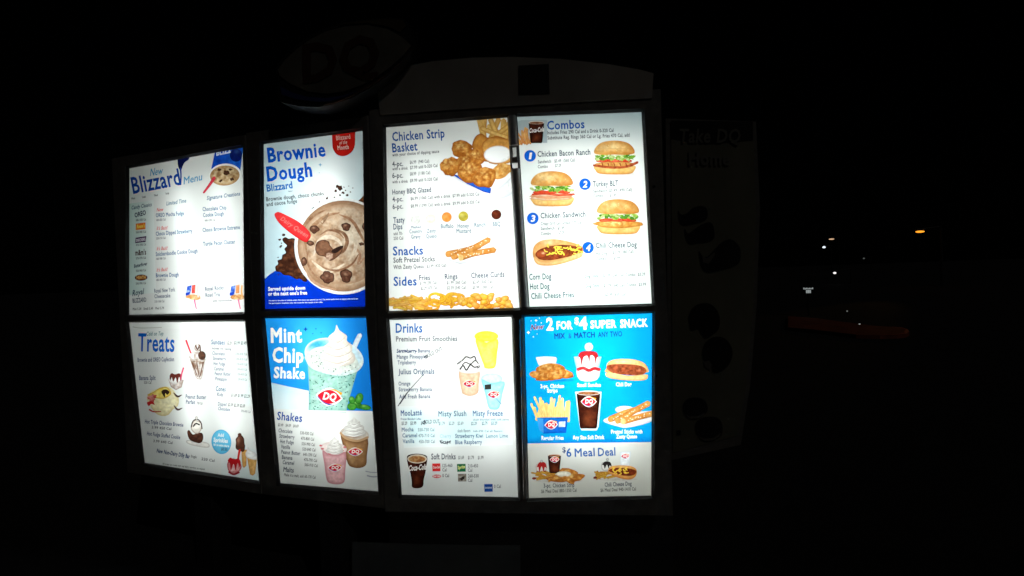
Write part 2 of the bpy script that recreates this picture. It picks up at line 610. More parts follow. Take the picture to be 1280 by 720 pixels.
def bun_bottom(P, cx, cy, w, h, c=(236, 186, 106)):
    back = P.sub('bun')
    P.add(smooth([(cx - w, cy), (cx, cy + h * .12), (cx + w, cy - h * .05), (cx + w * .98, cy + h * .6), (cx + w * .75, cy + h * .95), (cx, cy + h * 1.02), (cx - w * .75, cy + h * .93), (cx - w * .97, cy + h * .55)]),
          c, e=((196, 124, 50), h * .35, 0, 1), n=((250, 220, 160), 6, .35))
    P.cur = back
def lettuce(P, cx, cy, w, n, seed, dy=2.0):
    back = P.sub('lettuce')
    g = rg(seed)
    for i in range(n):
        x = cx + w * (2 * (i + g.random()) / n - 1)
        c = [(116, 168, 52), (170, 204, 92), (84, 136, 40), (206, 222, 150)][int(g.integers(4))]
        P.add(blob(x, cy + g.uniform(-dy, dy), g.uniform(2.2, 4.5), g.uniform(1.3, 2.4), .25, int(g.integers(999)), g.uniform(-30, 30), 14), c, n=((60, 110, 30), 2, .35))
    P.cur = back
def sandwich(P, cx, cy, w, kind, seed):
    """cy is the level of the filling"""
    s = w / 28
    P.add(ell(cx + 3, cy + 17 * s, w * 1.02, 3.2 * s), (222, 218, 212), e=((250, 250, 250), 3))
    bun_bottom(P, cx, cy + 6.5 * s, w * .93, 11 * s)
    if kind == 'grilled':
        P.add(blob(cx + 1, cy + 4.5 * s, w * .96, 4.2 * s, .05, seed), (226, 166, 92), n=((170, 100, 40), 4, .5), e=((150, 82, 30), 2.2 * s, .2, .8))
        for i in range(5):
            P.add(stroke([(cx - w * .6 + i * w * .28, cy + 2.6 * s), (cx - w * .56 + i * w * .28, cy + 6 * s)], 1.3), (140, 72, 28))
        P.add(stroke([(cx - w * 1.0, cy + 5.5 * s), (cx - w * .5, cy + 7.5 * s), (cx, cy + 8.5 * s), (cx + w * .6, cy + 7 * s), (cx + w * 1.08, cy + 1.5 * s)], 3 * s, 3.5 * s), (150, 52, 26), n=((220, 130, 80), 3, .6))
    elif kind == 'turkey':
        for k in range(3):
            P.add(blob(cx - 2 + k, cy + (7.2 - 2 * k) * s, w * (1.0 - .04 * k), 2.7 * s, .08, seed + k), (240, 214, 184) if k != 1 else (228, 160, 120), n=((214, 150, 110), 5, .5), e=((200, 140, 100), 1.5))
        P.add(stroke([(cx - w * .9, cy + 2.5 * s), (cx - w * .3, cy + 1.5 * s), (cx + w * .3, cy + 3.4 * s), (cx + w * 1.0, cy + 2.2 * s)], 2.6 * s), (196, 60, 36), n=((235, 140, 100), 3, .5))
    else:
        P.add(blob(cx, cy + 4.5 * s, w * 1.14, 5.0 * s, .05, seed), (232, 172, 84), n=((176, 104, 34), 3, .65), r=((252, 220, 150), cx - w * .2, cy + 3 * s, w * .5, 3 * s), e=((170, 96, 30), 2.4 * s, .2, .9))
    for i in range(3):
        P.add(ell(cx - w * .55 + i * w * .52, cy - 0.6 * s, w * .34, 2.3 * s, 3 * (i - 1)), (222, 66, 38), n=((246, 150, 110), 3, .5), e=((170, 36, 22), 1.2))
    lettuce(P, cx, cy - 4.0 * s, w * .93, 17, seed, 1.5 * s)
    lettuce(P, cx, cy - 7.4 * s, w * .84, 13, seed + 50, 1.4 * s)
    P.add(stroke([(cx - w * .93, cy - 8.6 * s), (cx - w * .4, cy - 10.0 * s), (cx + w * .1, cy - 8.6 * s), (cx + w * .6, cy - 9.8 * s), (cx + w * .95, cy - 8.8 * s)], 2.2 * s), (250, 240, 214), n=((255, 255, 250), 3, .6))
    bun_top(P, cx - .5, cy - 10.2 * s, w * .94, 16.4 * s, seed=seed)
def pretzels(P, lines, w):
    for k, ln in enumerate(lines):
        P.add(stroke(ln, w, w * .92), (208, 134, 58), n=((232, 176, 104), 4, .6), e=((138, 74, 22), w * .42, .3, .9))
        (xa, ya), (xb, yb) = ln[0], ln[-1]
        g = rg(k)
        for i in range(14):
            t = g.uniform(.08, .95)
            P.add(ell(xa + (xb - xa) * t + g.uniform(-1, 1), ya + (yb - ya) * t + g.uniform(-w * .3, w * .15), .75, .6, 0, 6), (255, 244, 220))
        P.add(ell(xa, ya, w * .42, w * .5, 0, 14), (240, 206, 140) if k == len(lines) - 1 else (214, 150, 76), n=((200, 130, 60), 2, .4))
def cola(P, x0, x1, y0, y1, taper=.16, glass=True):
    w = x1 - x0
    m = w * taper
    body = [(x0, y0), (x1, y0), (x1 - m, y1 - 1.5), (x1 - m - 1.5, y1), (x0 + m + 1.5, y1), (x0 + m, y1 - 1.5)]
    P.add(body, (46, 16, 10), n=((100, 46, 26), w * .22, .7), e=((26, 8, 6), w * .12), r=((116, 58, 34), (x0 + x1) / 2, y1 - (y1 - y0) * .25, w * .22, (y1 - y0) * .16))
    P.add(ell((x0 + x1) / 2, y0 + .6, w / 2, w * .1), (196, 170, 150), e=((236, 228, 220), w * .06))
    P.add(ell((x0 + x1) / 2, y0 + 1.0, w * .43, w * .065), (120, 62, 34), n=((196, 140, 96), 3, .7))

BLUE, NAVY, GREY, PALE = (20, 66, 160), (38, 70, 124), (84, 90, 100), (132, 140, 150)

# ---- dessert cups panel (outer column, upper)
P = Panel(11, 'white panel of blended dessert cups with red spoon cup cut off at top right corner')
P.add([(160, 255), (192, 250), (195, 366), (160, 369)], (196, 222, 216), l=((244, 250, 248), 1, 0), res=4)
P.add([(215, 256), (240, 253), (243, 300), (217, 303)], (238, 250, 250), e=((238, 240, 238), 9), res=3)
P.part('drip_mark', 'dark blue drip of paint hanging from the top edge')
P.add(smooth([(222.5, 197), (228, 194), (235.5, 194), (236.2, 199), (231, 203), (228.3, 208), (226, 213.5), (223, 209), (222, 203)]), (16, 24, 80))
P.add(stroke([(225.6, 210), (226.2, 219), (226, 231)], 2.0, 1.6), (30, 60, 150))
P.part('heading')
P.text('New', (187.5, 220), (203, 217.5), 9, (70, 150, 196), 0, .3)
P.text('Blizzard', (166.5, 242), (226.5, 230.5), 20.5, (4, 64, 158), 0, 0)
P.text('Menu', (229.5, 230.5), (252.5, 225), 9, (70, 150, 196), 0, .3)
P.part('blended_dessert_picture', 'dessert cup tipped forward with red spoon and cookie dough pieces')
P.add([(270, 184), (305, 178), (300, 216), (264, 211)], (16, 66, 190), l=((36, 110, 220), 1, .2), n=((10, 40, 140), 8, .4))
P.text('BLIZZ', (270.5, 194.6), (290, 190.2), 7.5, (240, 244, 250), 1, .25)
P.add(ell(295, 194, 7.8, 8.2), (14, 30, 104), r=((60, 90, 150), 296, 189.5, 3, 2.5))
P.add(ell(281.5, 218.5, 20, 14, -4), (246, 246, 244))
P.add(ell(281, 219.5, 18.6, 12.6, -4), (206, 176, 132), n=((120, 80, 44), 5, .85), n2=((238, 216, 178), 3, .6), e=((170, 130, 86), 4))
for i, (x, y, a) in enumerate(((283, 216, 4), (274, 212, 2.4), (290, 224, 2.6), (276, 226, 2.2), (288, 212, 2))):
    P.add(blob(x, y, a, a * .75, .2, i), (74, 46, 30))
P.add(stroke([(268, 222), (262, 231), (254.5, 241)], 4.2, 2.4), (222, 60, 78), e=((180, 30, 50), 1.4))
P.part('size_text')
for t, x, y in (('Mini', 164.5, 249.5), ('Small', 177.8, 247.6), ('Med', 192.8, 245.5), ('Large', 207, 243)):
    P.text(t, (x, y), (x + 4.4, y - .6), 2.6, (60, 64, 70))
P.part('candy_list', 'column of candy logos on the pale green strip')
P.text('Candy Classics', (164.3, 262), (189.5, 257.6), 4.6, (24, 96, 136), 0, .25)
P.text('OREO', (168.6, 272), (182.6, 268), 5.6, (22, 36, 90), 1, .15)
P.add([(169.8, 279.5), (181.8, 278), (181.8, 286.4), (169.8, 287.6)], (232, 124, 36), n=((220, 90, 20), 4, .4))
P.text("Reese's", (171, 285.4), (180.9, 284), 4.4, (250, 226, 90), 1, .2)
P.add([(169.5, 297.2), (183, 295), (182, 302.4), (169, 304)], (64, 34, 76))
P.text('SNICKERS', (170.2, 302.4), (181.8, 300.6), 3.6, (236, 230, 240), 1, .1)
P.text("m&m's", (169.2, 319.2), (182.6, 318.2), 6.8, (86, 46, 34), 1, .05)
P.text('Butterfinger', (167.6, 334.8), (184, 331.4), 4.2, (30, 62, 96), 1, .25)
P.add(ell(176.4, 347, 7.9, 3.9, -2), (112, 54, 26), e=((60, 30, 20), 1.2))
P.text('HEATH', (170.8, 348.9), (182.2, 348.4), 4, (250, 190, 110), 1)
for i, y in enumerate((276.6, 291.8, 307.6, 324.4, 340, 356)):
    P.text(['380-1050 Cal', '360-940 Cal', '410-1030 Cal', '370-970 Cal', '350-960 Cal', '390-990 Cal'][i], (170, y), (182.4, y - 1), 2.8, (96, 104, 106))
P.part('limited_time_list', 'list of limited time flavours with red notes')
P.text('Limited Time', (208, 256.8), (232.6, 253), 4.8, (90, 160, 200), 0, .25)
for y0, note, nm, x1, cal in ((264.5, 'New', 'OREO Mocha Fudge', 230, '400-820 Cal'), (287.5, "It's Back!", 'Choco Dipped Strawberry', 240.5, '330-710 Cal'), (313, "It's Back!", 'Snickerdoodle Cookie Dough', 247, '460-980 Cal'), (339.5, "It's Back!", 'Brownie Dough', 223.4, '480-960 Cal')):
    P.text(note, (195.8, y0), (204 if note == 'New' else 209, y0 - .8), 4.4, (226, 90, 86), 0, .25)
    P.text(nm, (195, y0 + 7.2), (x1, y0 + 7.2 - (x1 - 195) * .085 * (1 if y0 < 330 else .5)), 5, (24, 112, 184))
    P.text(cal, (195.4, y0 + 12), (207, y0 + 11), 2.8, PALE)
P.part('signature_list')
P.text('Signature Creations', (258.4, 250), (300, 244.2), 4.8, (60, 130, 186), 0, .25)
for t, x, y, x1, dy in (('Chocolate Chip', 253.4, 264, 283, 2.4), ('Cookie Dough', 254, 271.4, 280, 2.2), ('Choco Brownie Extreme', 253.4, 290, 300, 3.8), ('Turtle Pecan Cluster', 254, 307.4, 294, 3)):
    P.text(t, (x, y), (x1, y - dy), 5, (60, 128, 186))
P.text('440-1290 Cal', (256, 277), (269, 276), 2.6, PALE)
P.part('royal_text')
P.text('Royal', (165.4, 370), (179.4, 367.4), 7, (42, 84, 118), 0, .3)
P.text('BLIZZARD', (166, 378.6), (183, 377), 5.4, (40, 76, 112), 0)
P.text('Mini 5.29   Small 5.49   Med 5.79', (166, 387.8), (205, 386.4), 3, (70, 76, 80))
P.text('Royal New York', (193, 366), (219, 364.2), 5, (86, 110, 150))
P.text('Cheesecake', (193.2, 372.8), (213, 371.6), 4.8, (86, 110, 150))
P.text('510-1060 Cal', (193.4, 378.4), (205.4, 377.8), 3, PALE)
P.text('Royal Rocky', (256.6, 363.6), (280, 361.6), 4.8, (104, 126, 164))
P.text('Road Trip', (257, 371.2), (275.4, 370), 4.8, (104, 126, 164))
P.text('with marshmallow', (266, 377.4), (290, 376.4), 2.8, (120, 128, 142))
for cx, nm in ((241, 'cup of cheesecake dessert with pink spoon'), (296, 'cup of rocky road dessert with pink spoon')):
    P.part('dessert_cup_picture', nm)
    P.add([(cx - 7, 358), (cx - 1.5, 356.4), (cx - 3, 369), (cx - 9, 369.6)], (40, 80, 190), n=((240, 244, 250), 3, .6))
    P.add([(cx - 9, 366), (cx - 3.5, 365), (cx - 4.5, 369), (cx - 9, 369.8)], (22, 60, 180))
    P.add([(cx - 1, 356.6), (cx + 3.4, 355.8), (cx + 3, 366.6), (cx - 1.6, 367)], (206, 46, 44) if cx < 260 else (222, 140, 80), n=((250, 190, 170), 3, .4))
    P.add(blob(cx + 1, 371.4, 8.6, 3.8, .12, int(cx)), (246, 206, 150), n=((226, 140, 60), 3, .6), n2=((120, 66, 40), 2, .3 if cx < 260 else .6))
    P.add(stroke([(cx + 2, 374.5), (cx + 3, 380), (cx + 4.4, 386)], 2, 1.4), (226, 100, 150))
    P.add(stroke([(cx + 6.5, 357), (cx + 6, 365), (cx + 7, 371)], 2.2), (238, 170, 100) if cx > 260 else (246, 206, 204))
P.build()

# ---- treats panel (outer column, lower)
P = Panel(12, 'white panel headed Treats with banana split and sundae pictures and blue disc')
P.add([(291, 402), (308, 402), (318, 510), (296, 508)], (240, 252, 252), e=((238, 240, 238), 8), res=3)
P.add([(276, 555), (322, 562), (326, 602), (276, 596)], (206, 224, 226), l=((236, 240, 240), -.6, -.8), res=3)
P.part('heading')
P.text('Treats', (172.4, 438.6), (218, 439.4), 22, (6, 90, 192))
P.text('Cold on Top', (182.6, 419.6), (204, 419.2), 5, (112, 172, 176), 0, .2)
P.part('item_list', 'names of treats in dark blue')
for t, x0, y0, x1, y1, h in (('Brownie and OREO Cupfection', 172, 452.4, 217.6, 451.4, 5.2), ('Banana Split', 174, 475, 194.4, 475, 5.6), ('Hot Triple Chocolate Brownie', 181, 529, 229, 533.5, 4.8),
                             ('Hot Fudge Stuffed Cookie', 183.6, 544, 225, 549, 4.8), ('New Non-Dairy Dilly Bar', 195.6, 565.5, 237, 573, 5), ('Peanut Buster', 232, 498, 257.6, 499, 5.2), ('Parfait', 232.4, 504.6, 244, 505.2, 5)):
    P.text(t, (x0, y0), (x1, y1), h, (44, 78, 146) if x0 < 230 else (96, 120, 160), 1 if 'Dairy' in t else 0)
for t, x0, y0, x1, y1 in (('520 Cal', 180, 479.6, 189, 479.8), ('3.99 450 Cal', 189.6, 535.6, 214, 537.6), ('3.99 640 Cal', 191.4, 552.6, 215.6, 555), ('220 Cal', 251.6, 575, 268, 577.4), ('730 Cal', 246, 505.4, 253, 505.8), ('Single', 238.4, 571.6, 245.6, 572.8)):
    P.text(t, (x0, y0), (x1, y1), 3.2, (100, 104, 108))
P.text('All treats are made with real dairy, nutrition on request', (203, 580.6), (256, 587.6), 2.4, (128, 130, 128))
P.part('sundae_list')
for t, y, x in (('Chocolate', 443.6, 281), ('Strawberry', 450, 282.4), ('Hot Fudge', 456.4, 281.6), ('Caramel', 462.8, 279.6), ('Peanut Butter', 469, 288.4), ('Pineapple', 475.4, 283.4)):
    sl = (y - 443) * .12
    P.text(t, (265.2 + sl, y), (x, y + .8), 4.6, (120, 142, 176))
    P.text('230-410 Cal', (294 + sl * .8, y), (308.6, y + .6), 3, (196, 206, 212))
P.text('Sundaes', (264, 430.4), (281, 430.8), 6, (70, 128, 186))
P.text('$2.29', (284, 430.6), (289.4, 430.8), 4, (70, 74, 80))
P.text('$2.99 $3.49', (292.6, 430.4), (308, 430.8), 4, (120, 126, 132))
P.text('includes one topping', (265, 436.6), (289, 437.6), 3, (90, 104, 126))
P.text('Cones', (269.6, 488.6), (282, 489.4), 6, (88, 140, 186))
P.text('Kids', (271.4, 495), (279, 495.6), 4.6, (130, 150, 180))
P.text('$1.69 $1.99 $2.29', (289, 495.6), (312, 497.4), 4, (84, 88, 94))
P.text('Dipped', (272.4, 507), (283, 507.6), 4.6, (130, 150, 180))
P.text('$2.09 $2.39 $2.69', (285, 507.6), (306, 509.4), 4, (84, 88, 94))
P.text('Chocolate', (272.6, 512.6), (287.4, 514), 4.4, (80, 120, 170))
P.text('290-490 Cal', (301, 515), (313, 516.4), 3, (180, 190, 198))
P.part('parfait_glass_picture', 'tall sundae glass with brownie and red spoon')
P.add(stroke([(232.6, 425.4), (235, 432), (238.4, 441)], 2.4, 2), (216, 44, 66))
P.add([(237.6, 450), (256.4, 449.6), (252.6, 472), (251, 474.4), (246.4, 474), (244, 470)], (226, 220, 216), n=((104, 66, 44), 4, .75), e=((150, 130, 120), 1.6))
for a in ((240.5, 454, 247, 471), (246, 453, 249, 472), (254, 453, 250, 471)):
    P.add(stroke([(a[0], a[1]), (a[2], a[3])], 1.4, 1), (96, 56, 34))
P.add(ell(247, 449.6, 10, 3.4), (210, 200, 192), n=((90, 54, 36), 3, .6))
P.add(blob(244, 444.4, 7.6, 5, .15, 5), (244, 240, 236), n=((96, 60, 44), 3, .5), e=((190, 180, 174), 2))
P.add(ell(252.4, 444.4, 4.9, 5.6, -10), (72, 46, 38), n=((128, 90, 66), 2.4, .5))
P.add(blob(247, 434.6, 4, 4.8, .1, 7), (236, 230, 226), e=((110, 70, 50), 2))
P.add(stroke([(244.6, 432), (247, 437), (249.6, 431.6), (250.6, 440)], 1.6), (86, 46, 30))
P.add(ell(246.6, 429.6, 1.6, 1.4), (236, 230, 226))
P.part('sundae_cup_picture', 'small chocolate sundae cup with pink spoon')
P.add([(211, 476), (229.6, 475), (227, 484), (220, 487.6), (213.6, 483.6)], (222, 210, 204), n=((150, 124, 112), 3, .5), e=((140, 110, 100), 1.5))
P.add(blob(219.6, 473.6, 8.2, 6.6, .1, 3), (248, 244, 242), e=((200, 190, 186), 2.4))
P.add(smooth([(212, 470), (214.6, 466.4), (219, 468), (224, 466.6), (227, 470), (226, 477), (224, 471), (221.6, 479), (219.6, 472), (216.6, 477), (214.6, 471.6), (212.8, 476)]), (104, 44, 36))
P.add(stroke([(229.4, 459.8), (227.2, 467), (225.6, 474.4)], 2, 1.6), (230, 70, 112))
P.part('banana_split_picture', 'banana split in a pale yellow boat')
P.add(blob(204, 501, 20.5, 16.5, .06, 8), (238, 226, 178), n=((250, 244, 214), 8, .5), e=((206, 186, 130), 5, .3, .7))
P.add(smooth([(184, 494), (192, 489.6), (200, 484.6), (209, 484), (214, 492), (206, 498), (196, 498)]), (240, 208, 92), n=((250, 234, 160), 5, .5), e=((206, 160, 60), 2.4))
P.add(smooth([(201.6, 489.4), (207, 486.6), (212, 490), (209, 493.6), (206.6, 491.6), (206, 497)]), (54, 34, 26))
P.add(blob(190, 497.4, 5.6, 4.2, .25, 14), (196, 52, 46), n=((240, 210, 200), 2.6, .6))
P.add(smooth([(183.6, 503), (190, 501.6), (193.6, 506), (189, 505), (186, 507.6)]), (190, 40, 40))
P.add(stroke([(186.6, 512), (192, 514.6), (201, 514.4)], 2, 1.2), (176, 54, 44))
P.add(stroke([(217, 491), (222, 495.6), (227.4, 493.6)], 1, .6, wm=2.6), (70, 50, 48))
P.add(stroke([(217.6, 507), (222, 512), (228, 510)], 1, .6, wm=2.6), (86, 66, 66))
P.part('brownie_picture', 'chocolate brownie under ice cream on a plate')
P.add(smooth([(233, 553), (236, 550), (258, 553), (262, 558), (257, 559.6), (240, 556.6)]), (228, 224, 218), e=((176, 172, 166), 2))
P.add(smooth([(234, 540), (236.6, 537.6), (241, 543), (247, 541), (253, 541.6), (254, 549), (250, 554), (241, 552), (236, 548)]), (66, 38, 30), n=((110, 70, 52), 3, .5))
P.add(blob(245.6, 533.6, 7, 8.4, .06, 12), (240, 234, 226), n=((206, 194, 180), 4, .4), e=((150, 130, 116), 2))
P.add(stroke([(239, 534), (241, 527), (246, 524), (251, 528), (252.6, 536)], 1.4), (60, 44, 40))
P.add(stroke([(241.6, 533), (245, 529.4), (249.4, 531)], 1.8), (44, 34, 32))
P.add(ell(245.6, 522.4, 1.6, 2), (236, 232, 226), e=((130, 110, 100), .8))
P.part('blue_disc', 'round blue disc with white lettering')
P.add(ell(276.7, 552.3, 12.4, 15.4, -6), (104, 196, 234), n=((80, 176, 222), 8, .5), e=((70, 166, 216), 2))
P.text('Add', (272, 545.6), (279.6, 546), 4, (244, 252, 255), 1)
P.text('Sprinkles', (266.8, 552), (284.6, 553.6), 5, (250, 254, 255), 1)
P.text('for no extra charge', (266.8, 557), (286.4, 559), 2.8, (236, 248, 252), 1)
P.text('$0.50', (276.4, 563), (284, 563.6), 3.6, (90, 120, 140))
P.part('dipped_cone_picture', 'chocolate dipped cone')
P.add([(301.6, 562), (308.6, 562), (308, 582), (305, 585), (303, 583)], (226, 176, 104), n=((190, 130, 64), 3, .5), e=((176, 120, 60), 1.6))
P.add(smooth([(297, 545.6), (299, 543), (302, 544), (305, 548), (305.6, 554), (306.4, 558), (304.6, 564.6), (298, 563), (294.6, 560), (295, 553), (294.6, 549)]), (84, 48, 36), r=((150, 106, 84), 297.6, 550, 2.4, 5), e=((54, 28, 20), 2))
P.add(ell(299.6, 543.6, 2.4, 2.4), (84, 50, 38))
P.part('vanilla_cone_picture', 'white soft serve cone')
P.add([(308.6, 571), (321.2, 574), (319, 592), (316, 594.6), (312.6, 593)], (232, 184, 112), n=((200, 140, 70), 3, .5), e=((190, 132, 66), 2))
P.add(smooth([(310, 558.6), (313, 563), (319, 566), (320.6, 571), (321, 574.6), (314, 574), (308, 571), (307, 566), (309, 563)]), (250, 248, 246), e=((214, 210, 208), 2.4))
P.part('cherry_sundae_picture', 'strawberry sundae with red spoon')
P.add(stroke([(299.6, 562.4), (298, 571), (297, 580)], 3, 2.4), (214, 46, 40))
P.add(blob(292.6, 583, 8.6, 10.2, .05, 4), (236, 206, 204), n=((190, 60, 60), 4, .5), e=((150, 30, 40), 2))
P.add(smooth([(284.6, 576), (288, 572), (293, 574.6), (298, 572.6), (301, 578), (299.6, 584), (297, 578.6), (294.6, 588), (292, 580), (288.6, 588), (287.4, 579.6)]), (184, 26, 34))
P.add(stroke([(286, 590), (292, 593), (299, 590.4)], 2.2), (150, 24, 40))
P.part('printed_rules')
P.add(stroke([(166, 408.6), (176, 410), (202, 409.4)], .7), (168, 166, 156))
P.build()

# ---- brownie poster (second column, upper)
P = Panel(21, 'poster of a giant brownie ice cream cup with red spoon over blue ground', gain=0.68, bg=(206, 222, 228))
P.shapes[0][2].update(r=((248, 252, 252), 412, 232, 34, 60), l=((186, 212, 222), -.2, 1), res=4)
P.part('heading')
for w in (1,):
    P.text('Brownie', (335.2, 202.6), (407.4, 194.8), 17.6, (2, 86, 212), 3)
    P.text('Dough', (334.2, 226.2), (390.6, 220), 17.6, (2, 86, 212), 3)
P.text('Blizzard', (333.8, 239.4), (366, 235), 8.6, (26, 112, 196), 1)
P.part('menu_text')
P.text('TREAT', (360, 240.4), (366, 239.8), 1.8, (130, 140, 150))
P.text('Brownie dough, choco chunks', (333, 251.6), (405, 244), 5, (58, 60, 62))
P.text('and cocoa fudge', (333.2, 258), (371.6, 253.4), 5, (58, 60, 62))
P.part('red_badge', 'red tab hanging from the top edge with white lettering')
P.add(smooth([(415, 166), (416, 164), (443, 161), (444, 163), (443.6, 181), (440.4, 189), (434, 194), (427.6, 195.2), (421, 193), (416.6, 187), (415.4, 181)], 3), (214, 34, 26), e=((190, 24, 20), 3))
P.text('Blizzard', (420.4, 175.2), (438, 173.2), 5.4, (255, 214, 204))
P.text('of the', (424, 180.6), (433.6, 179.6), 4.4, (255, 206, 196), 0, .3)
P.text('Month', (422.2, 187.4), (436, 186), 5.4, (255, 220, 212))
for x, y, r in ((400.3, 206, 2.6), (399, 216, 1)):
    P.part('star_print')
    P.add([(x, y - r), (x + r * .25, y - r * .25), (x + r, y), (x + r * .25, y + r * .25), (x, y + r), (x - r * .25, y + r * .25), (x - r, y), (x - r * .25, y - r * .25)], (120, 186, 226))
P.part('blue_ground', 'royal blue lower ground with white lettering')
P.add([(328, 351.5), (337, 343), (344, 338.5), (400, 344), (462, 346), (462, 390), (328, 390)], (8, 66, 204), l=((4, 44, 186), .2, 1), res=4)
P.text('Served upside down', (335.2, 363.4), (381.4, 362), 4.6, (250, 252, 255), 1)
P.text("or the next one's free", (335.2, 369.6), (384, 368), 4.6, (250, 252, 255), 1)
P.text('Not valid on drive thru or curbside orders. One coupon per customer per visit. Cup served upside down on request while stocks last.', (336, 376.6), (448, 374), 1.5, (206, 220, 250), 1)
P.text('For participating locations only. Ask inside for the details of this offer.', (336, 379.8), (404, 378.4), 1.5, (206, 220, 250), 1)
P.part('brownie_picture', 'broken dark brownie behind the cup')
g = rg(3)
P.add(smooth([(353, 298.6), (357, 296.4), (361, 298.4), (366, 297.6), (371, 301), (372, 318), (374, 330), (384, 350), (379.6, 352), (375, 348.6), (370, 349), (362, 344.6), (355, 344), (350, 340), (345.4, 339.4), (344, 333.4), (347.6, 330), (347, 325.4), (352, 323.6), (353, 318.6), (357.4, 316), (355.4, 311), (358.6, 307), (354.6, 303)], 3), (70, 38, 26), n=((128, 76, 48), 4, .7), n2=((34, 18, 14), 2.6, .5), e=((46, 24, 18), 2.5))
P.add(smooth([(446, 252), (452, 247), (460, 240), (462, 262), (452, 264), (440, 259), (436, 255)]), (110, 62, 36), n=((60, 32, 20), 3, .8), n2=((156, 96, 58), 2, .5))
for x, y, a in ((354.6, 293.6, 2.2), (349.6, 299.6, 1.7), (351, 308, 1.8), (347.6, 321.8, .9), (352, 304, 1), (419.6, 238.6, 2), (425, 235, 3.6), (421.6, 233, 2.2), (428.8, 241, 2), (432, 238, 1), (425, 244, 1.4), (434, 244, 1.8), (438, 240, 1), (418, 246.6, 1.2), (408.6, 248.2, 1.6), (409.6, 246.4, 1.1), (399, 252.4, 1.1), (392, 259.8, 1.4), (390, 261, .8), (441, 235, .8), (436, 232.6, .7), (415, 241, .6), (430, 234, .9), (348, 343.6, .8)):
    P.part('crumb')
    P.add(blob(x, y, a, a * .8, .25, int(x * 7), n=12), (62, 36, 26), n=((140, 100, 80), 1.5, .35))
P.part('ice_cream_cup_picture', 'ice cream cup seen from above, full of brown swirls')
P.add(ell(428.5, 308, 60.6, 60.2, 0, 60), (250, 250, 250), e=((214, 222, 230), 2.2, -.6, .6))
P.add(ell(428.8, 307.6, 57, 57, 0, 56), (196, 164, 134), n=((156, 118, 90), 14, .75), n2=((226, 204, 180), 6, .45), e=((150, 112, 84), 9), r=((226, 204, 180), 424, 322, 24, 22), res=1.5)
P.add(ell(429.4, 305.4, 51, 50, 0, 50), (196, 164, 134), n=((150, 112, 84), 10, .75), n2=((228, 208, 186), 5, .5), e=((178, 140, 112), 5), r=((232, 214, 192), 440, 300, 18, 26), r2=((178, 136, 104), 386, 336, 16, 14), res=1.5)
for pts, w, c in (([(384, 318), (382, 298), (392, 282), (408, 270), (424, 266)], 5, (158, 116, 86)), ([(404, 273), (402, 279), (408, 271), (411, 266)], 4, (116, 82, 58)),
                  ([(424, 268), (440, 276), (450, 292), (457, 306)], 4, (148, 104, 76)), ([(418, 286), (430, 292), (434, 302), (430, 313), (424, 318)], 4.6, (122, 82, 58)),
                  ([(392, 320), (398, 302), (410, 296), (422, 300), (428, 308)], 5, (232, 214, 194)), ([(390, 326), (402, 336), (416, 338), (430, 330)], 5, (228, 208, 186)),
                  ([(376, 300), (380, 284), (392, 270), (408, 262)], 3.6, (140, 98, 70)), ([(398, 330), (408, 336), (424, 338), (440, 330), (448, 318)], 3, (138, 96, 70)), ([(400, 294), (410, 288), (422, 290), (430, 298)], 2.6, (128, 88, 62)), ([(386, 312), (384, 326), (390, 340), (400, 350)], 2.8, (146, 104, 78)), ([(444, 308), (450, 318), (448, 330), (456, 322)], 3.6, (170, 124, 98)), ([(380, 330), (388, 348), (402, 358), (420, 362)], 4, (176, 136, 108)), ([(436, 284), (444, 296), (444, 312), (436, 326)], 5, (224, 204, 182))):
    P.add(stroke(pts, w * .3, w * .3, wm=w), c, n=((206, 178, 150), 5, .4))
P.add(smooth([(394, 312), (396, 303), (404, 299.6), (411, 302), (413, 307), (418, 312), (424, 310), (429, 308), (426, 317), (418, 324), (412, 326), (406, 321), (398, 319)]), (104, 68, 50), n=((150, 108, 82), 5, .6), e=((70, 42, 30), 2))
P.add(smooth([(414, 314), (421, 309), (429, 307), (426, 312), (419, 316.6)]), (46, 30, 26))
P.add(blob(411.6, 320.4, 5, 4, .15, 30), (196, 166, 146), n=((110, 72, 54), 2.4, .6))
for x, y, a, b in ((393, 286.6, 6, 5), (432.6, 283.4, 6, 5), (409.4, 346.6, 8.4, 8), (432.6, 344.6, 7.8, 8.2), (380, 327, 3.4, 6), (388, 304, 4.4, 3.4), (455.6, 283, 3, 5), (452, 305, 3.4, 2)):
    P.add(blob(x, y, a, b, .12, int(x)), (84, 50, 38), n=((148, 108, 86), 3, .55), e=((54, 30, 22), 2.4), r=((170, 134, 112), x - 1, y - 2, 2.2, 1.6))
P.part('red_spoon_picture', 'flat red plastic spoon handle')
P.add(smooth([(343, 269), (345.6, 265.4), (350, 265.4), (360, 270), (373, 277), (384, 286.6), (388.6, 294), (386, 300), (382, 302.8), (374, 299), (361, 290), (349, 279)], 3), (226, 42, 48), e=((178, 20, 28), 2.6, .2, .9), l=((238, 66, 66), .4, -.6))
P.text('Dairy Queen', (350, 274.4), (383, 297), 5.4, (244, 120, 116), 0, .2)
P.build()

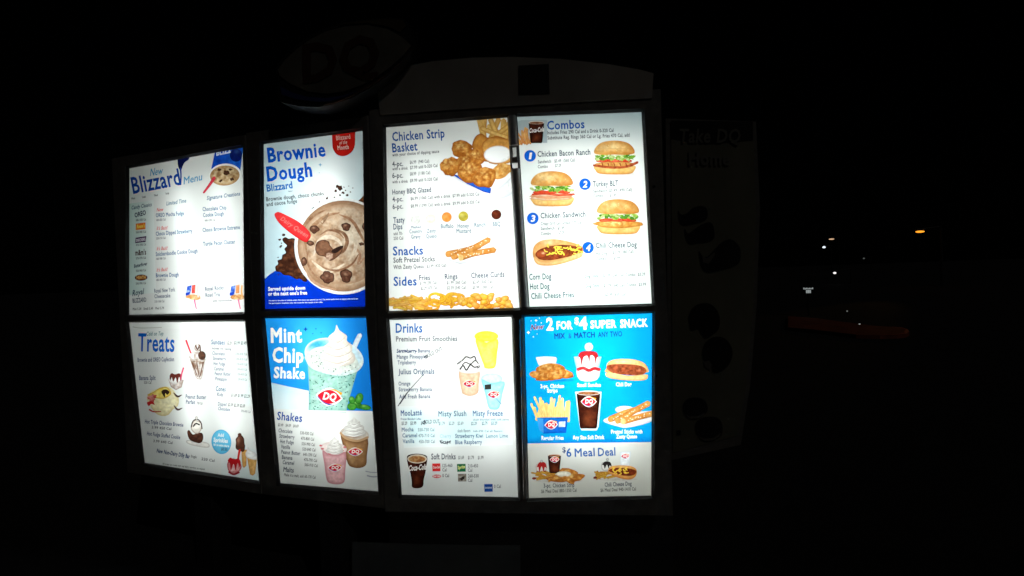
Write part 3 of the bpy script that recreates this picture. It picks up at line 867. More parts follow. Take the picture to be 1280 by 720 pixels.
# ---- mint shake poster (second column, lower)
P = Panel(22, 'blue poster of a mint shake with whipped cream above a list of shakes', gain=0.76, bg=(214, 216, 214))
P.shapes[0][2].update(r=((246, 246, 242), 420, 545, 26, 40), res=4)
P.part('blue_ground', 'bright blue upper ground')
P.add([(329, 394), (461, 394), (466, 508), (466, 514), (334, 511)], (30, 140, 222), r=((60, 186, 238), 395, 432, 34, 44), l=((22, 122, 216), 1, .3), res=4)
P.add([(334, 477), (360, 483), (386, 488.5), (386, 512.4), (337, 511)], (176, 208, 222), l=((216, 230, 236), .5, 1), res=3)
P.part('heading')
P.text('Mint', (338.6, 427.8), (377.6, 427.2), 17.5, (242, 240, 232), 3)
P.text('Chip', (340.4, 452.4), (379.4, 453), 18, (242, 240, 232), 3)
P.text('Shake', (342, 472), (381.2, 473.4), 13.4, (236, 238, 234), 3)
for x, y, r in ((382, 411.4, 3), (394.8, 411, 1.2), (391, 417, 1), (401.4, 416, 1.2)):
    P.part('star_print')
    P.add([(x, y - r), (x + r * .3, y - r * .3), (x + r, y), (x + r * .3, y + r * .3), (x, y + r), (x - r * .3, y + r * .3), (x - r, y), (x - r * .3, y - r * .3)], (16, 70, 160))
P.part('mint_shake_picture', 'pale green chip shake in a clear cup with whipped cream')
P.add(stroke([(440, 441), (445, 429), (450, 418.6)], 6.6, 5.6), (222, 234, 242), e=((180, 206, 226), 2, -.8, .2))
P.add(ell(417.6, 445.6, 37.4, 22.4, 13, 44), (200, 226, 238), e=((236, 246, 250), 3.6), r=((60, 170, 220), 396, 430, 14, 7))
P.add(ell(416.6, 450.4, 32.5, 16.4, 13, 40), (220, 226, 218), n=((190, 206, 196), 5, .5), e=((206, 214, 208), 3))
P.add([(384.6, 452), (392, 461), (408, 466), (426, 468.4), (446.6, 464), (436, 500), (432.6, 516), (385.6, 514), (386.6, 490)], (158, 204, 190), n=((186, 222, 210), 6, .5), e=((124, 180, 168), 5), l=((140, 190, 178), 1, .1))
P.add(stroke([(382.6, 446), (390, 458), (408, 465), (428, 467.6), (446, 462), (452.6, 452)], 4.4), (216, 232, 230), n=((190, 214, 212), 4, .4))
g = rg(9)
for i in range(120):
    x, y = g.uniform(387, 443), g.uniform(467, 512)
    if x < 446 - (y - 466) * .26:
        P.add(blob(x, y, g.uniform(.5, 1.15), g.uniform(.4, .8), .3, i, n=7), (44, 92, 84))
for i in range(46):
    a, r = g.uniform(0, 6.28), g.uniform(.55, .97)
    x, y = 416.6 + 31 * r * math.cos(a) - 3.4 * r * math.sin(a), 450.4 + 14.5 * r * math.sin(a) + 7 * r * math.cos(a)
    P.add(blob(x, y, g.uniform(.5, 1.2), g.uniform(.4, .8), .3, i, n=7), (62, 84, 80))
swirl(P, 422.6, 406, 456, 41, (244, 236, 226), (206, 192, 180), -2)
emblem(P, 411.6, 496, 15, 9.4, 8)
P.part('mint_leaf_picture', 'green mint leaves')
for x, y, a, b, r in ((445, 505, 10, 4.6, 30), (449, 498, 5, 7, 20), (440, 508, 6, 5, 0), (456, 509, 8, 3.6, 8), (440, 500, 4, 5, -20)):
    P.add(ell(x, y, a, b, r), (70, 152, 52), n=((40, 110, 34), 4, .6), r=((140, 200, 100), x - 1, y - 1.6, a * .4, b * .4), e=((36, 100, 34), 1.5))
P.part('white_ground', 'white ground of the shake list')
P.add([(334, 511.2), (386, 512.6), (466, 514), (466, 516), (334, 514)], (226, 228, 226))
P.part('shake_list', 'list of shake flavours in dark blue')
P.text('Shakes', (346, 524.4), (377.4, 527.4), 10, (8, 64, 146), 0)
P.text('$3.49   $4.09   $4.69', (347.4, 532.6), (373, 534.4), 3.6, (90, 92, 94))
for t, x0, y, x1, cal in (('Chocolate', 348, 540.2, 365.4, '530-930 Cal'), ('Strawberry', 349, 547, 368, '470-800 Cal'), ('Hot Fudge', 350, 553.8, 367, '530-990 Cal'), ('Vanilla', 351, 560.4, 362.4, '520-840 Cal'), ('Peanut Butter', 351.4, 567, 375.2, '640-1290 Cal'), ('Banana', 352.2, 573.6, 365.4, '470-790 Cal'), ('Caramel', 353.2, 580, 367.4, '560-910 Cal')):
    P.text(t, (x0, y), (x1, y + .09 * (x1 - x0)), 4.8, (60, 74, 100))
    xc = 375 + (y - 540) * .14
    P.text(cal, (xc, y + 2.6), (xc + 16.4, y + 4), 3.8, (112, 112, 110))
P.text('Malts', (354, 589.4), (367, 590.8), 6, (44, 60, 96))
P.text('Make it a malt, add 60-170 Cal', (355, 595), (394.4, 598.4), 3.6, (96, 96, 96))
P.part('chocolate_shake_picture', 'brown chocolate shake with whipped cream')
P.add(ell(443, 543, 18.4, 9.6, 8), (216, 206, 196), e=((196, 184, 172), 3), r=((150, 110, 78), 440, 542, 12, 6))
P.add(smooth([(425.6, 543), (434, 549.6), (448, 552), (460, 548.6), (458.6, 570), (457.6, 581), (450, 585), (440, 584), (434.6, 579), (430, 562)], 3), (160, 116, 76), e=((116, 78, 46), 5), n=((176, 134, 94), 7, .4), r=((190, 150, 110), 438, 566, 5, 16))
P.add(stroke([(425.4, 541), (433, 548), (447, 551), (460, 546.6)], 3), (190, 152, 114))
swirl(P, 442.6, 520.6, 545, 29, (234, 232, 228), (186, 180, 174))
emblem(P, 444, 564.6, 8.6, 4.4, 0)
P.part('strawberry_shake_picture', 'pink strawberry shake with whipped cream')
P.add(ell(417, 560.6, 16.6, 8, 6), (242, 226, 222), e=((224, 196, 192), 2.6))
P.add(smooth([(403, 563), (410, 567), (422, 568.6), (432.6, 565.6), (431.4, 590), (430.4, 602), (424, 605.4), (414, 604.6), (408.4, 600), (405.4, 580)], 3), (228, 172, 176), e=((196, 126, 134), 4), n=((240, 196, 198), 6, .4))
for x, y in ((401, 557), (403, 561), (428, 563), (431, 559), (412, 567)):
    P.add(blob(x, y, 1.8, 1.3, .2, int(x)), (214, 110, 116))
swirl(P, 418, 545, 567, 21, (240, 236, 232), (192, 184, 178))
emblem(P, 418.6, 584.6, 8, 4.2, 0)
P.part('shadow_print')
P.add(stroke([(457, 589), (464, 590.4), (473, 590.6)], 1.2, 1), (160, 162, 172))
P.add(stroke([(459, 594.6), (466, 596), (474, 595.6)], 1.6, 1.2), (150, 152, 166))
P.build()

# ---- chicken basket panel (middle left, upper)
P = Panel(31, 'white panel of chicken strip baskets, dips, snacks and sides', gain=0.76)
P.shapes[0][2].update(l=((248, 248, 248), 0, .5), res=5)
P.part('heading')
P.text('Chicken Strip', (490.6, 176.4), (556, 171.6), 11.2, (6, 80, 160))
P.text('Basket', (490.6, 190.4), (522, 187.8), 11.2, (6, 80, 160))
P.text('Snacks', (491.2, 319.2), (529, 318), 11, (8, 88, 172))
P.text('Sides', (492, 357.2), (521, 356.6), 11.2, (8, 88, 172))
P.part('item_list')
for t, x0, y0, x1, y1, h, c in (('with your choice of dipping sauce', 490.4, 195.6, 549, 190.8, 3.8, GREY), ('4-pc.', 490.4, 208.2, 504, 207.4, 6.4, (70, 84, 104)), ('with a drink', 490.4, 212.9, 510, 211.8, 3.6, GREY),
                                ('6-pc.', 490.4, 222.6, 504, 222, 6.4, (70, 84, 104)), ('with a drink', 490.4, 229.2, 510, 228.2, 3.6, GREY), ('Honey BBQ Glazed', 490.6, 243.2, 539, 239.8, 6.2, (92, 108, 130)),
                                ('4-pc.', 490.6, 252.2, 504, 251.4, 6.2, (92, 106, 126)), ('6-pc.', 490.8, 261.4, 504, 260.6, 6.2, (92, 106, 126)),
                                ('Tasty', 491.8, 278.6, 506, 278, 7, (56, 96, 136)), ('Dips', 491.8, 286.8, 503, 286.4, 7, (56, 96, 136)),
                                ('Soft Pretzel Sticks', 491.8, 328.4, 543.6, 326.6, 6.4, (80, 90, 106)), ('With Zesty Queso', 491.8, 336.4, 530, 335.2, 5.2, (110, 118, 132)),
                                ('Fries', 524, 350.4, 537.6, 350, 6.6, (90, 102, 128)), ('Rings', 556, 349, 572, 348.4, 6.6, (96, 108, 136)), ('Cheese Curds', 589, 347.6, 630.6, 346, 6.8, (90, 104, 134))):
    P.text(t, (x0, y0), (x1, y1), h, c)
P.part('price_list')
for t, x0, y0, x1, y1 in (('$6.99  (940 Cal)', 512.4, 204.8, 536.6, 203.2), ('$7.99 add 0-320 Cal', 512.6, 211.6, 547, 208.6), ('$8.99  (1180 Cal)', 512.6, 219.4, 538, 217.6), ('$9.99 add 0-320 Cal', 512.6, 227.8, 547, 225.4),
                          ('$6.99 (1060 Cal) with a drink  $7.99 add 0-320 Cal', 513.4, 250.2, 599.4, 244.4), ('$8.99 (1390 Cal) with a drink  $9.99 add 0-320 Cal', 513.6, 259.6, 599.6, 254),
                          ('add 70-', 492, 294, 503.4, 293.6), ('250 Cal', 492, 300, 504, 299.4), ('$3.99 (420 Cal)', 533.6, 334.8, 558, 333.4),
                          ('$1.99 (290 Cal)', 525, 355.8, 546, 355.2), ('$2.29 (470 Cal)', 526, 362.2, 547, 361.6), ('$1.99 (360 Cal)', 558.6, 355.2, 583, 354.6), ('$2.39 (540 Cal)', 558.8, 361.8, 583, 361.2), ('$2.69 (500 Cal)', 590.6, 354.6, 616, 353.8), ('$5.99 (1000 Cal)', 590.6, 361.4, 617, 360.6)):
    P.text(t, (x0, y0), (x1, y1), 4, (118, 124, 132))
P.part('dip_list', 'six dips named in pale blue under small sauce cups')
for t, x0, y0, x1, h in (('Buffalo', 551, 285.4, 567, 5.4), ('Honey', 572, 285, 586.4, 5.4), ('Mustard', 570.6, 291.4, 589, 5.4), ('Ranch', 593, 283.6, 607, 5.4), ('BBQ', 616, 282.8, 625.6, 5.6), ('Country', 511.8, 291.8, 527.6, 5), ('Gravy', 514, 298.4, 526, 5), ('Zesty', 533.6, 291, 545, 5), ('Queso', 532.6, 297.6, 546, 5), ('Mashed', 514, 285.6, 526, 3.2)):
    P.text(t, (x0, y0), (x1, y0 - .5), h, (128, 166, 192))
for x, y, c, d in ((558.4, 271.4, (250, 176, 96), (236, 130, 50)), (579.2, 270.4, (220, 206, 110), (180, 164, 50)), (620.4, 268.2, (124, 56, 34), (76, 30, 20)), (519.6, 274.6, (240, 240, 236), (220, 220, 214)), (538.4, 273.6, (244, 240, 228), (230, 222, 200)), (600, 269.4, (246, 246, 242), (226, 226, 220))):
    P.part('dip_cup_picture')
    P.add(ell(x, y, 6.2, 6.2), d, r=(c, x - 1.4, y - 1, 3, 2.4), n=(c, 3, .4))
P.part('chicken_basket_picture', 'breaded chicken pieces with fries, toast and white dip in a blue tray')
P.add(smooth([(560, 214), (572, 216), (600, 232), (616, 238), (638, 222), (640, 205), (646, 232), (634, 246), (614, 247.6), (592, 236), (572, 225)]), (246, 246, 246), e=((214, 218, 226), 4))
P.add([(562, 216.4), (572, 219), (592, 228.6), (614, 235.4), (613, 242), (604, 239.8), (584, 230)], (36, 92, 196), e=((20, 66, 170), 2))
fries(P, 600, 634, 152, 186, 11, 4, 26, (226, 176, 96), (176, 116, 48), 6)
P.add(stroke([(613, 149), (619, 164), (624, 178)], 6.6), (238, 192, 108), e=((186, 126, 54), 2.6))
P.add(stroke([(638, 156), (624, 166), (612, 174)], 6), (236, 190, 106), e=((186, 126, 54), 2.6))
P.add(stroke([(602, 160), (616, 166), (634, 172)], 6), (240, 196, 116), e=((190, 130, 58), 2.6))
P.add(smooth([(590, 184), (594, 171), (602, 167), (610, 172), (622, 170), (638, 178), (640, 200), (606, 202), (598, 194)]), (206, 138, 60), n=((170, 102, 38), 7, .6), e=((150, 86, 30), 4))
P.add(smooth([(602, 184), (612, 172), (634, 174), (642, 180), (640, 202), (612, 204)]), (224, 164, 84), n=((196, 128, 54), 8, .5), e=((160, 96, 36), 3))
chicken(P, 577, 186, 13, 11, 11)
chicken(P, 594, 197, 12, 10, 12, 30)
chicken(P, 584, 203, 12, 9, 13)
chicken(P, 563, 208, 13, 11.5, 14)
chicken(P, 588, 215, 17, 13, 15, -12)
chicken(P, 626, 214, 14, 9, 17, -20, (240, 196, 120), (206, 140, 60))
chicken(P, 606, 222, 14.5, 13, 16, -30)
P.add(ell(622, 193, 17.4, 11, -3), (252, 252, 252), e=((206, 170, 150), 1.4))
P.add(ell(622, 191.6, 15, 8, -3), (255, 255, 255))
P.part('pretzel_stick_picture', 'three salted pretzel sticks on a white tray')
P.add([(562, 323), (575, 328.6), (599, 325.6), (600, 324), (575, 330.4), (560, 325)], (196, 198, 204))
P.add(smooth([(560, 322), (590, 318), (602, 323), (575, 328.4)]), (246, 247, 250), e=((220, 222, 228), 2))
pretzels(P, ([(560, 317.6), (580, 313.6), (600, 307)], [(567, 321), (590, 311), (611, 299.6)], [(576, 322), (592, 317), (618, 312.4)]), 8)
P.add(ell(615, 325.6, 6, 5.4), (246, 244, 226), e=((226, 224, 200), 2))
P.part('side_strip_picture', 'row of fries, rings and cheese curds along the bottom edge')
g = rg(21)
for i in range(46):
    x, y = g.uniform(484, 541), g.uniform(372, 386)
    a = math.radians(g.normal() * 32 + (180 if g.random() < .5 else 0))
    L = g.uniform(6, 11)
    P.add(stroke([(x - L * math.cos(a), y - L * math.sin(a) * .7), (x + L * math.cos(a), y + L * math.sin(a) * .7)], g.uniform(2.8, 3.8)), (228 - g.random() * 12, 164 + g.random() * 26, 54 + g.random() * 40), e=((176, 104, 24), 1.5, .5, .7))
for i in range(15):
    x, y, r = g.uniform(540, 574), g.uniform(371, 383), g.uniform(5, 8.4)
    t = np.linspace(g.uniform(0, 6), g.uniform(0, 6) + 4.8, 10)
    P.add(stroke(np.stack([x + np.cos(t) * r, y + np.sin(t) * r * .62], 1), 3.4), (226, 158 + g.random() * 24, 50), e=((176, 96, 22), 1.6, .3, .8))
for i in range(44):
    x = g.uniform(574, 640)
    y = g.uniform(369 if 592 < x < 618 else 373, 384)
    P.add(blob(x, y, g.uniform(4, 6.4), g.uniform(3, 4.2), .1, i, g.uniform(-50, 50), 16), (222 + g.random() * 8, 146 + g.random() * 36, 44 + g.random() * 36), e=((166, 86, 18), 2.2, .4, .8), r=((244, 196, 110), x - 1, y - 1.4, 2.4, 1.6))
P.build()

# ---- drinks panel (middle left, lower)
P = Panel(32, 'white drinks panel with yellow smoothie cup and handwritten sold out notes', gain=0.76, bg=(240, 243, 243))
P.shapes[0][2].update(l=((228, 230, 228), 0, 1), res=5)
P.add([(498, 508), (575, 506), (640, 512), (641, 556), (505, 560)], (216, 240, 244), e=((240, 244, 244), 14), res=3)
P.part('heading')
P.text('Drinks', (494.6, 415.8), (528, 415.4), 11.6, (12, 100, 184))
P.part('item_list')
for t, x0, y0, x1, y1, h, c in (('Premium Fruit Smoothies', 495, 426.8, 571.6, 426.2, 6.4, (112, 120, 134)), ('Strawberry Banana', 496, 441, 537.6, 440.4, 4.8, (56, 92, 150)), ('Mango Pineapple', 496, 448.4, 533, 447.8, 5, (84, 116, 164)), ('Tripleberry', 497, 455.6, 520, 455.2, 5, (84, 116, 164)),
                                ('Julius Originals', 498, 467.8, 543, 467.2, 6.6, (70, 110, 160)), ('Orange', 498.2, 482, 513, 481.6, 5, (90, 120, 164)), ('Strawberry Banana', 498.4, 489.2, 540, 488.8, 5, (110, 138, 178)), ('Add Fresh Banana', 499, 498.2, 538, 497.6, 5, (84, 112, 156)),
                                ('MooLatté', 501, 519.8, 527.4, 519, 7, (36, 100, 184)), ('Misty Slush', 548, 520.6, 583, 520, 6.8, (104, 140, 180)), ('Misty Freeze', 591, 520, 628.6, 519.6, 6.8, (64, 120, 190)),
                                ('Mocha', 502.2, 539.4, 517, 539, 5, (66, 130, 184)), ('Caramel', 503, 546.8, 521.4, 546.4, 5, (66, 130, 184)), ('Vanilla', 503.4, 554, 518, 553.6, 5, (66, 130, 184)),
                                ('Cherry', 550, 547.4, 564, 547, 4.6, (170, 204, 220)), ('Strawberry Kiwi', 569, 547.4, 604, 547.2, 5.2, (86, 140, 190)), ('Lemon Lime', 607.6, 547.4, 635, 546.8, 4.8, (130, 176, 206)), ('Blue Raspberry', 569, 555.2, 602.6, 554.8, 5.2, (80, 138, 192)), ('Grape', 550, 554.4, 563.4, 554.2, 4.6, (60, 72, 96)),
                                ('Soft Drinks', 539, 574.2, 569.6, 574, 7.2, (92, 100, 116))):
    P.text(t, (x0, y0), (x1, y1), h, c)
P.part('price_list')
for t, x0, y0, x1, c in (('Frozen Blended Coffee', 501, 525, 526.6, (90, 130, 176)), ('$3.29', 502, 531.2, 509, (70, 78, 88)), ('$3.99', 513, 531, 520.4, (70, 78, 88)), ('$4.59', 526, 531, 533, (70, 78, 88)), ('550-730 Cal', 522.4, 539.2, 543, (150, 176, 192)), ('470-710 Cal', 523, 546.6, 543.4, (150, 176, 192)), ('450-700 Cal', 523.6, 554, 543.6, (150, 176, 192)),
                         ('$1.79', 548.6, 531.4, 556, (150, 164, 176)), ('$2.29', 561, 531.2, 568, (150, 164, 176)), ('$2.69', 572, 531.2, 579.4, (150, 164, 176)), ('$2.29', 589, 531.4, 596, (84, 104, 128)), ('$2.79', 602.4, 531.2, 609.4, (84, 104, 128)), ('$3.29', 614, 531, 621.6, (100, 124, 148)), ('slush blended with soft serve', 591.4, 525.8, 636, (140, 160, 180)),
                         ('slush flavors', 572, 540.4, 588, (150, 176, 190)), ('160-590 Cal all flavors', 591.6, 540.2, 628, (120, 160, 184)), ('$1.69', 573, 574, 580, (90, 96, 104)), ('$1.79', 585, 574, 592.4, (90, 96, 104)), ('$1.99', 597.4, 574, 604.4, (90, 96, 104)),
                         ('125-460', 553, 584, 565.6, (140, 144, 150)), ('Cal', 553, 589.4, 558.4, (150, 154, 158)), ('0 Cal', 553, 596.6, 561.4, (110, 114, 120)), ('210-450', 585, 584.4, 597.6, (130, 134, 140)), ('Cal', 585, 589.8, 590.4, (150, 154, 158)), ('260-530', 585, 597, 598.4, (120, 124, 130)), ('Cal', 585, 602.4, 590.4, (140, 144, 150)), ('0 Cal', 617.6, 610, 626, (130, 134, 138))):
    P.text(t, (x0, y0), (x1, y0 - .2), 2.6 if len(t) > 14 else 4.2, c)
P.part('pen_marks', 'black handwriting and strokes crossing out items')
P.text('SOLD OUT', (533.6, 447.6), (553.6, 437), 4.4, (86, 86, 92))
P.text('SOLD OUT', (530.4, 529.6), (549.4, 529), 4.8, (84, 88, 96))
P.add(stroke([(497.6, 507.4), (508, 492), (528.6, 469)], 1.1, .8), (70, 70, 80))
P.add(stroke([(500, 505), (506, 496), (512, 487)], .9), (50, 50, 60))
P.add(stroke([(496, 440.4), (506, 438), (510, 440.6), (516, 438), (521, 439.6)], 1.0), (60, 76, 120))
for pts in ([(530, 446), (534, 444.6), (533, 447.6), (530.6, 447)], [(527.6, 528), (531, 525.8), (530, 529.6), (528, 527)], [(549.6, 551), (556, 554.4), (563.4, 551)]):
    P.add(stroke(pts, 1.1), (56, 60, 72))
P.part('yellow_smoothie_picture', 'yellow fruit smoothie in a clear cup')
P.add(smooth([(594.6, 423), (608, 428), (622.6, 424), (621.4, 442), (619.4, 458), (613, 461), (606, 460), (604.6, 456), (598, 438)], 3), (246, 222, 84), e=((226, 196, 50), 4), n=((252, 240, 150), 6, .6))
P.add(ell(608, 420.4, 15, 6.8), (240, 222, 84), e=((226, 198, 40), 2.4), n=((220, 190, 36), 4, .5))
P.add(ell(608, 421, 5, 1.6), (226, 206, 60))
P.add(ell(609, 444, 7.4, 6.4, 0, 24), (250, 236, 110), e=((236, 214, 90), 1.3))
P.part('chocolate_drizzle_drink_picture', 'peach coloured drink with whipped cream and chocolate drizzle')
P.add(smooth([(573.6, 463), (586, 466.6), (599.4, 463), (598.4, 480), (597.4, 491), (588, 495), (579.4, 492.6), (577, 488)], 3), (238, 204, 172), e=((214, 172, 136), 4), n=((246, 220, 194), 6, .4))
P.add(ell(586.6, 463.4, 13.2, 3.6), (246, 240, 234), e=((210, 204, 198), 1.4))
P.add(smooth([(573.6, 460), (575, 452), (579, 446.6), (585, 443.6), (591, 445), (596, 450), (599.4, 458), (594, 463), (580, 463.6)]), (252, 252, 250), e=((222, 218, 216), 2.4))
P.add(stroke([(571.6, 455), (577, 451), (574.6, 454), (580, 448.4), (583, 446), (588, 447.6), (593, 445.6), (595, 450)], 1.5), (52, 42, 44))
P.add(stroke([(575, 461.6), (579, 457), (583, 462.6), (588, 456), (593, 459), (599.6, 457.6), (597, 460)], 1.7), (46, 38, 40))
P.add(stroke([(578, 456), (582, 453), (588, 455), (594, 450.6), (598, 454.4)], 1.4), (60, 50, 50))
emblem(P, 586.6, 479.6, 7.4, 3.8, 0)
P.part('blue_slush_picture', 'pale blue slush with a square of black tape')
P.add(ell(614.6, 473.6, 13.4, 7), (206, 238, 246), e=((170, 224, 240), 3))
P.add(smooth([(601.6, 474), (614, 479), (630.6, 477), (628, 492), (624, 510), (616, 512), (610.6, 509), (606, 490)], 3), (164, 226, 242), e=((130, 208, 234), 4), n=((206, 242, 250), 5, .5))
P.add([(605.8, 481), (614, 480), (614, 486.6), (606, 487)], (52, 54, 50))
emblem(P, 616.8, 493.2, 7, 4, 0)
P.add(stroke([(620, 498), (626.6, 505)], .8), (90, 130, 150))
P.part('cola_glass_picture', 'dark cola in a flared glass with white script')
P.add(smooth([(508.6, 572), (511, 568.6), (521, 567), (531, 568.6), (534.2, 572), (533.4, 580), (532, 590), (529.6, 600), (529.4, 606), (526.6, 609.6), (520, 610.4), (515, 608.6), (514.6, 602), (513, 592), (509.6, 580)], 3), (54, 18, 12), n=((100, 44, 26), 5, .6), e=((40, 16, 10), 3.6), r=((116, 56, 34), 521, 600, 4, 6))
P.add(ell(521.4, 573.6, 12.2, 5.6), (206, 178, 142), e=((236, 228, 216), 2), n=((150, 92, 48), 3, .6))
P.add(ell(521.4, 574, 10, 3.8), (150, 92, 50), n=((220, 180, 120), 3, .7))
P.text('Coca-Cola', (510.4, 588.6), (533, 586.6), 6.6, (246, 240, 236), 1, .25)
P.part('drink_logo', 'red cola square')
P.add([(540.2, 579.4), (550.4, 579.2), (550.6, 589), (540.6, 589.2)], (226, 50, 50))
P.text('Coca-Cola', (541, 585.6), (549.8, 585.2), 3, (255, 236, 232), 1, .2)
P.part('drink_logo', 'red and white diet cola badge')
P.add(ell(546, 595.4, 5.6, 2.3), (222, 80, 84))
P.text('Diet Coke', (541.4, 596.4), (550.6, 596.2), 2.6, (255, 240, 238), 1)
P.part('drink_logo', 'green lemon lime square')
P.add([(571.2, 580), (582, 579.8), (582.2, 589.6), (571.6, 589.8)], (26, 112, 70), n=((20, 90, 50), 4, .4))
P.text('Sprite', (572.2, 586.6), (581.4, 585), 4, (236, 244, 150), 1, .15)
P.part('drink_logo', 'grey brown root beer square')
P.add([(572.2, 592.4), (582.8, 592.2), (583, 601.8), (572.6, 602)], (172, 164, 154), n=((80, 66, 56), 2.6, .6))
P.add(blob(578, 598, 2.6, 2.4, .2, 3), (40, 30, 26))
P.part('drink_logo', 'dark blue water square')
P.add([(605.2, 605.2), (615.8, 605), (616, 614.6), (605.6, 614.8)], (22, 70, 156))
P.text('DASANI', (606.4, 610.8), (614.8, 610.6), 2.2, (220, 232, 246), 1)
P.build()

# ---- combos panel (middle right, upper)
P = Panel(41, 'white panel of numbered combos with three burgers and a hot dog', gain=0.74, bg=(240, 242, 240))
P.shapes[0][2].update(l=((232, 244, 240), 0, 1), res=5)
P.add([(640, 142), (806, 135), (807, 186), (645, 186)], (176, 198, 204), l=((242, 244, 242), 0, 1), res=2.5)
P.part('corner_picture', 'small picture of fries and a cola glass in the corner')
P.add([(647, 152), (652, 150), (684, 150), (684, 178.6), (648, 179.6)], (178, 192, 198), res=2)
fries(P, 648, 663, 164, 181, 13, 6, 18, (232, 160, 96), (190, 104, 44), 2.6)
cola(P, 660.6, 680.4, 152.6, 179, .12)
P.text('Coca-Cola', (661.6, 166), (680, 164), 5.4, (246, 240, 240), 1, .2)
P.part('heading')
P.text('Combos', (684, 162), (730.8, 160), 10.8, (4, 84, 174), 0)
P.part('menu_text')
P.text('Includes Fries 290 Cal and a Drink 0-320 Cal', (684.2, 168), (767, 164.8), 4.4, (74, 84, 98))
P.text('Substitute Reg. Rings 360 Cal or Lg. Fries 470 Cal, add', (684.4, 174.4), (787, 170.8), 4.4, (74, 84, 98))
for k, (x, y) in enumerate(((662.6, 194.8), (731.2, 230.2), (666, 273), (735, 309.6))):
    P.part('number_disc', 'blue disc numbered %s' % ('one', 'two', 'three', 'four')[k])
    P.add(ell(x, y, 7.3, 7.3), (18, 96, 214))
    P.text('1234'[k], (x - (1.6 if k == 0 else 2.6), y + 3.9), (x + (1.4 if k == 0 else 2.6), y + 3.9), 7.8, (255, 255, 255), 1, .15)
P.part('item_list')
for t, x0, y0, x1, y1, h in (('Chicken Bacon Ranch', 672, 196, 738, 193.2, 7), ('Turkey BLT', 741.2, 233.4, 773, 232.2, 7), ('Chicken Sandwich', 675.8, 273, 732, 270.8, 7), ('Chili Cheese Dog', 744.8, 310.2, 796, 308.8, 7), ('Corn Dog', 661.6, 349.8, 689.2, 348.8, 7.4), ('Hot Dog', 662.6, 361.8, 687, 361, 7.4), ('Chili Cheese Fries', 664, 373.8, 717.6, 371.6, 7.4)):
    P.text(t, (x0, y0), (x1, y1), h, (80, 98, 122) if y0 < 340 else (70, 112, 128))
P.part('price_list')
for t, x0, y0, x1, y1 in (('Sandwich', 672.4, 204.2, 689, 203.4), ('$5.49  (560 Cal)', 693, 203.2, 719, 201.8), ('Combo', 672.4, 210.4, 685, 209.8), ('$7.29', 694, 209, 701.6, 208.6), ('Sandwich', 741.4, 240.8, 759, 240.2), ('$5.49 (490 Cal)', 761.4, 240, 790, 238.8), ('Combo', 741.6, 246.6, 754, 246.2), ('$7.49', 762, 246, 770.6, 245.6),
                          ('Crispy (510 Cal) Grilled (370 Cal)', 676, 281.6, 728, 279.6), ('Sandwich', 676, 287.6, 693.4, 287), ('$5.49', 697, 287, 705.6, 286.6), ('Combo', 676.2, 294, 689, 293.4), ('$7.29', 698, 293, 705.6, 292.6), ('Hot Dog', 745, 319, 759, 318.4), ('$3.79 (380 Cal)', 766, 317.4, 792, 316.4), ('Combo', 745, 325.6, 758, 325), ('$5.99', 767, 324.6, 775, 324.2),
                          ('$1.39 (260 Cal) Combo  $3.39', 754, 346.4, 806.6, 344.6), ('$1.79 (340 Cal) Combo  $3.99', 754.8, 359.2, 807.6, 357.2), ('$2.99 (650 Cal)', 756.4, 370.4, 783, 369.4), ('Dog Only', 731, 347.4, 748, 346.6), ('Dog Only', 732, 359.6, 749, 358.8)):
    P.text(t, (x0, y0), (x1, y1), 4, (132, 140, 148) if 'Dog O' not in t else (96, 150, 150))
P.part('burger_picture', 'chicken sandwich with bacon, lettuce and tomato')
sandwich(P, 768.4, 201.4, 26.5, 'grilled', 31)
P.part('burger_picture', 'turkey sandwich with lettuce and bacon')
sandwich(P, 690.4, 240.6, 27.5, 'turkey', 32)
P.part('burger_picture', 'crispy chicken sandwich with a wide fillet')
sandwich(P, 773, 275.6, 27.5, 'crispy', 33)
P.part('chili_cheese_dog_picture', 'hot dog topped with chili and yellow cheese')
P.add(ell(699, 330, 30, 3), (226, 224, 220), e=((250, 250, 250), 3))
P.add(smooth([(666, 314), (669, 306), (678, 300.4), (694, 299), (712, 302), (726, 307), (729, 313), (726, 320), (712, 326), (690, 331.6), (672, 330), (667, 323)]), (236, 176, 108), e=((190, 120, 54), 5, 0, .8), r=((252, 214, 160), 686, 303, 14, 3), n=((220, 150, 80), 6, .35))
P.add(smooth([(670, 317), (674, 312), (686, 308), (704, 306), (722, 308), (728, 311), (724, 317), (706, 322), (688, 325.4), (674, 324)]), (140, 60, 32), n=((84, 32, 18), 3, .7), n2=((190, 100, 60), 2, .4))
P.add(ell(676.6, 317.6, 7.4, 5.4, -8), (178, 82, 44), e=((120, 46, 24), 2.4), r=((240, 190, 150), 679, 316.4, 2.2, 1.4))
g = rg(41)
for i in range(26):
    x, y = g.uniform(683, 724), g.uniform(307.6, 319)
    a = g.uniform(0, 6.28)
    P.add(stroke([(x, y), (x + 3 * math.cos(a), y + 2 * math.sin(a)), (x + 6 * math.cos(a + .5), y + 4 * math.sin(a + .5))], 1.4), (250, 214 + g.random() * 20, 80))
P.add(smooth([(667, 321), (676, 326), (690, 326), (708, 322), (726, 316), (727, 321), (712, 327), (690, 332), (672, 330.6)]), (242, 194, 132), e=((206, 140, 70), 3, 0, 1))
P.build()

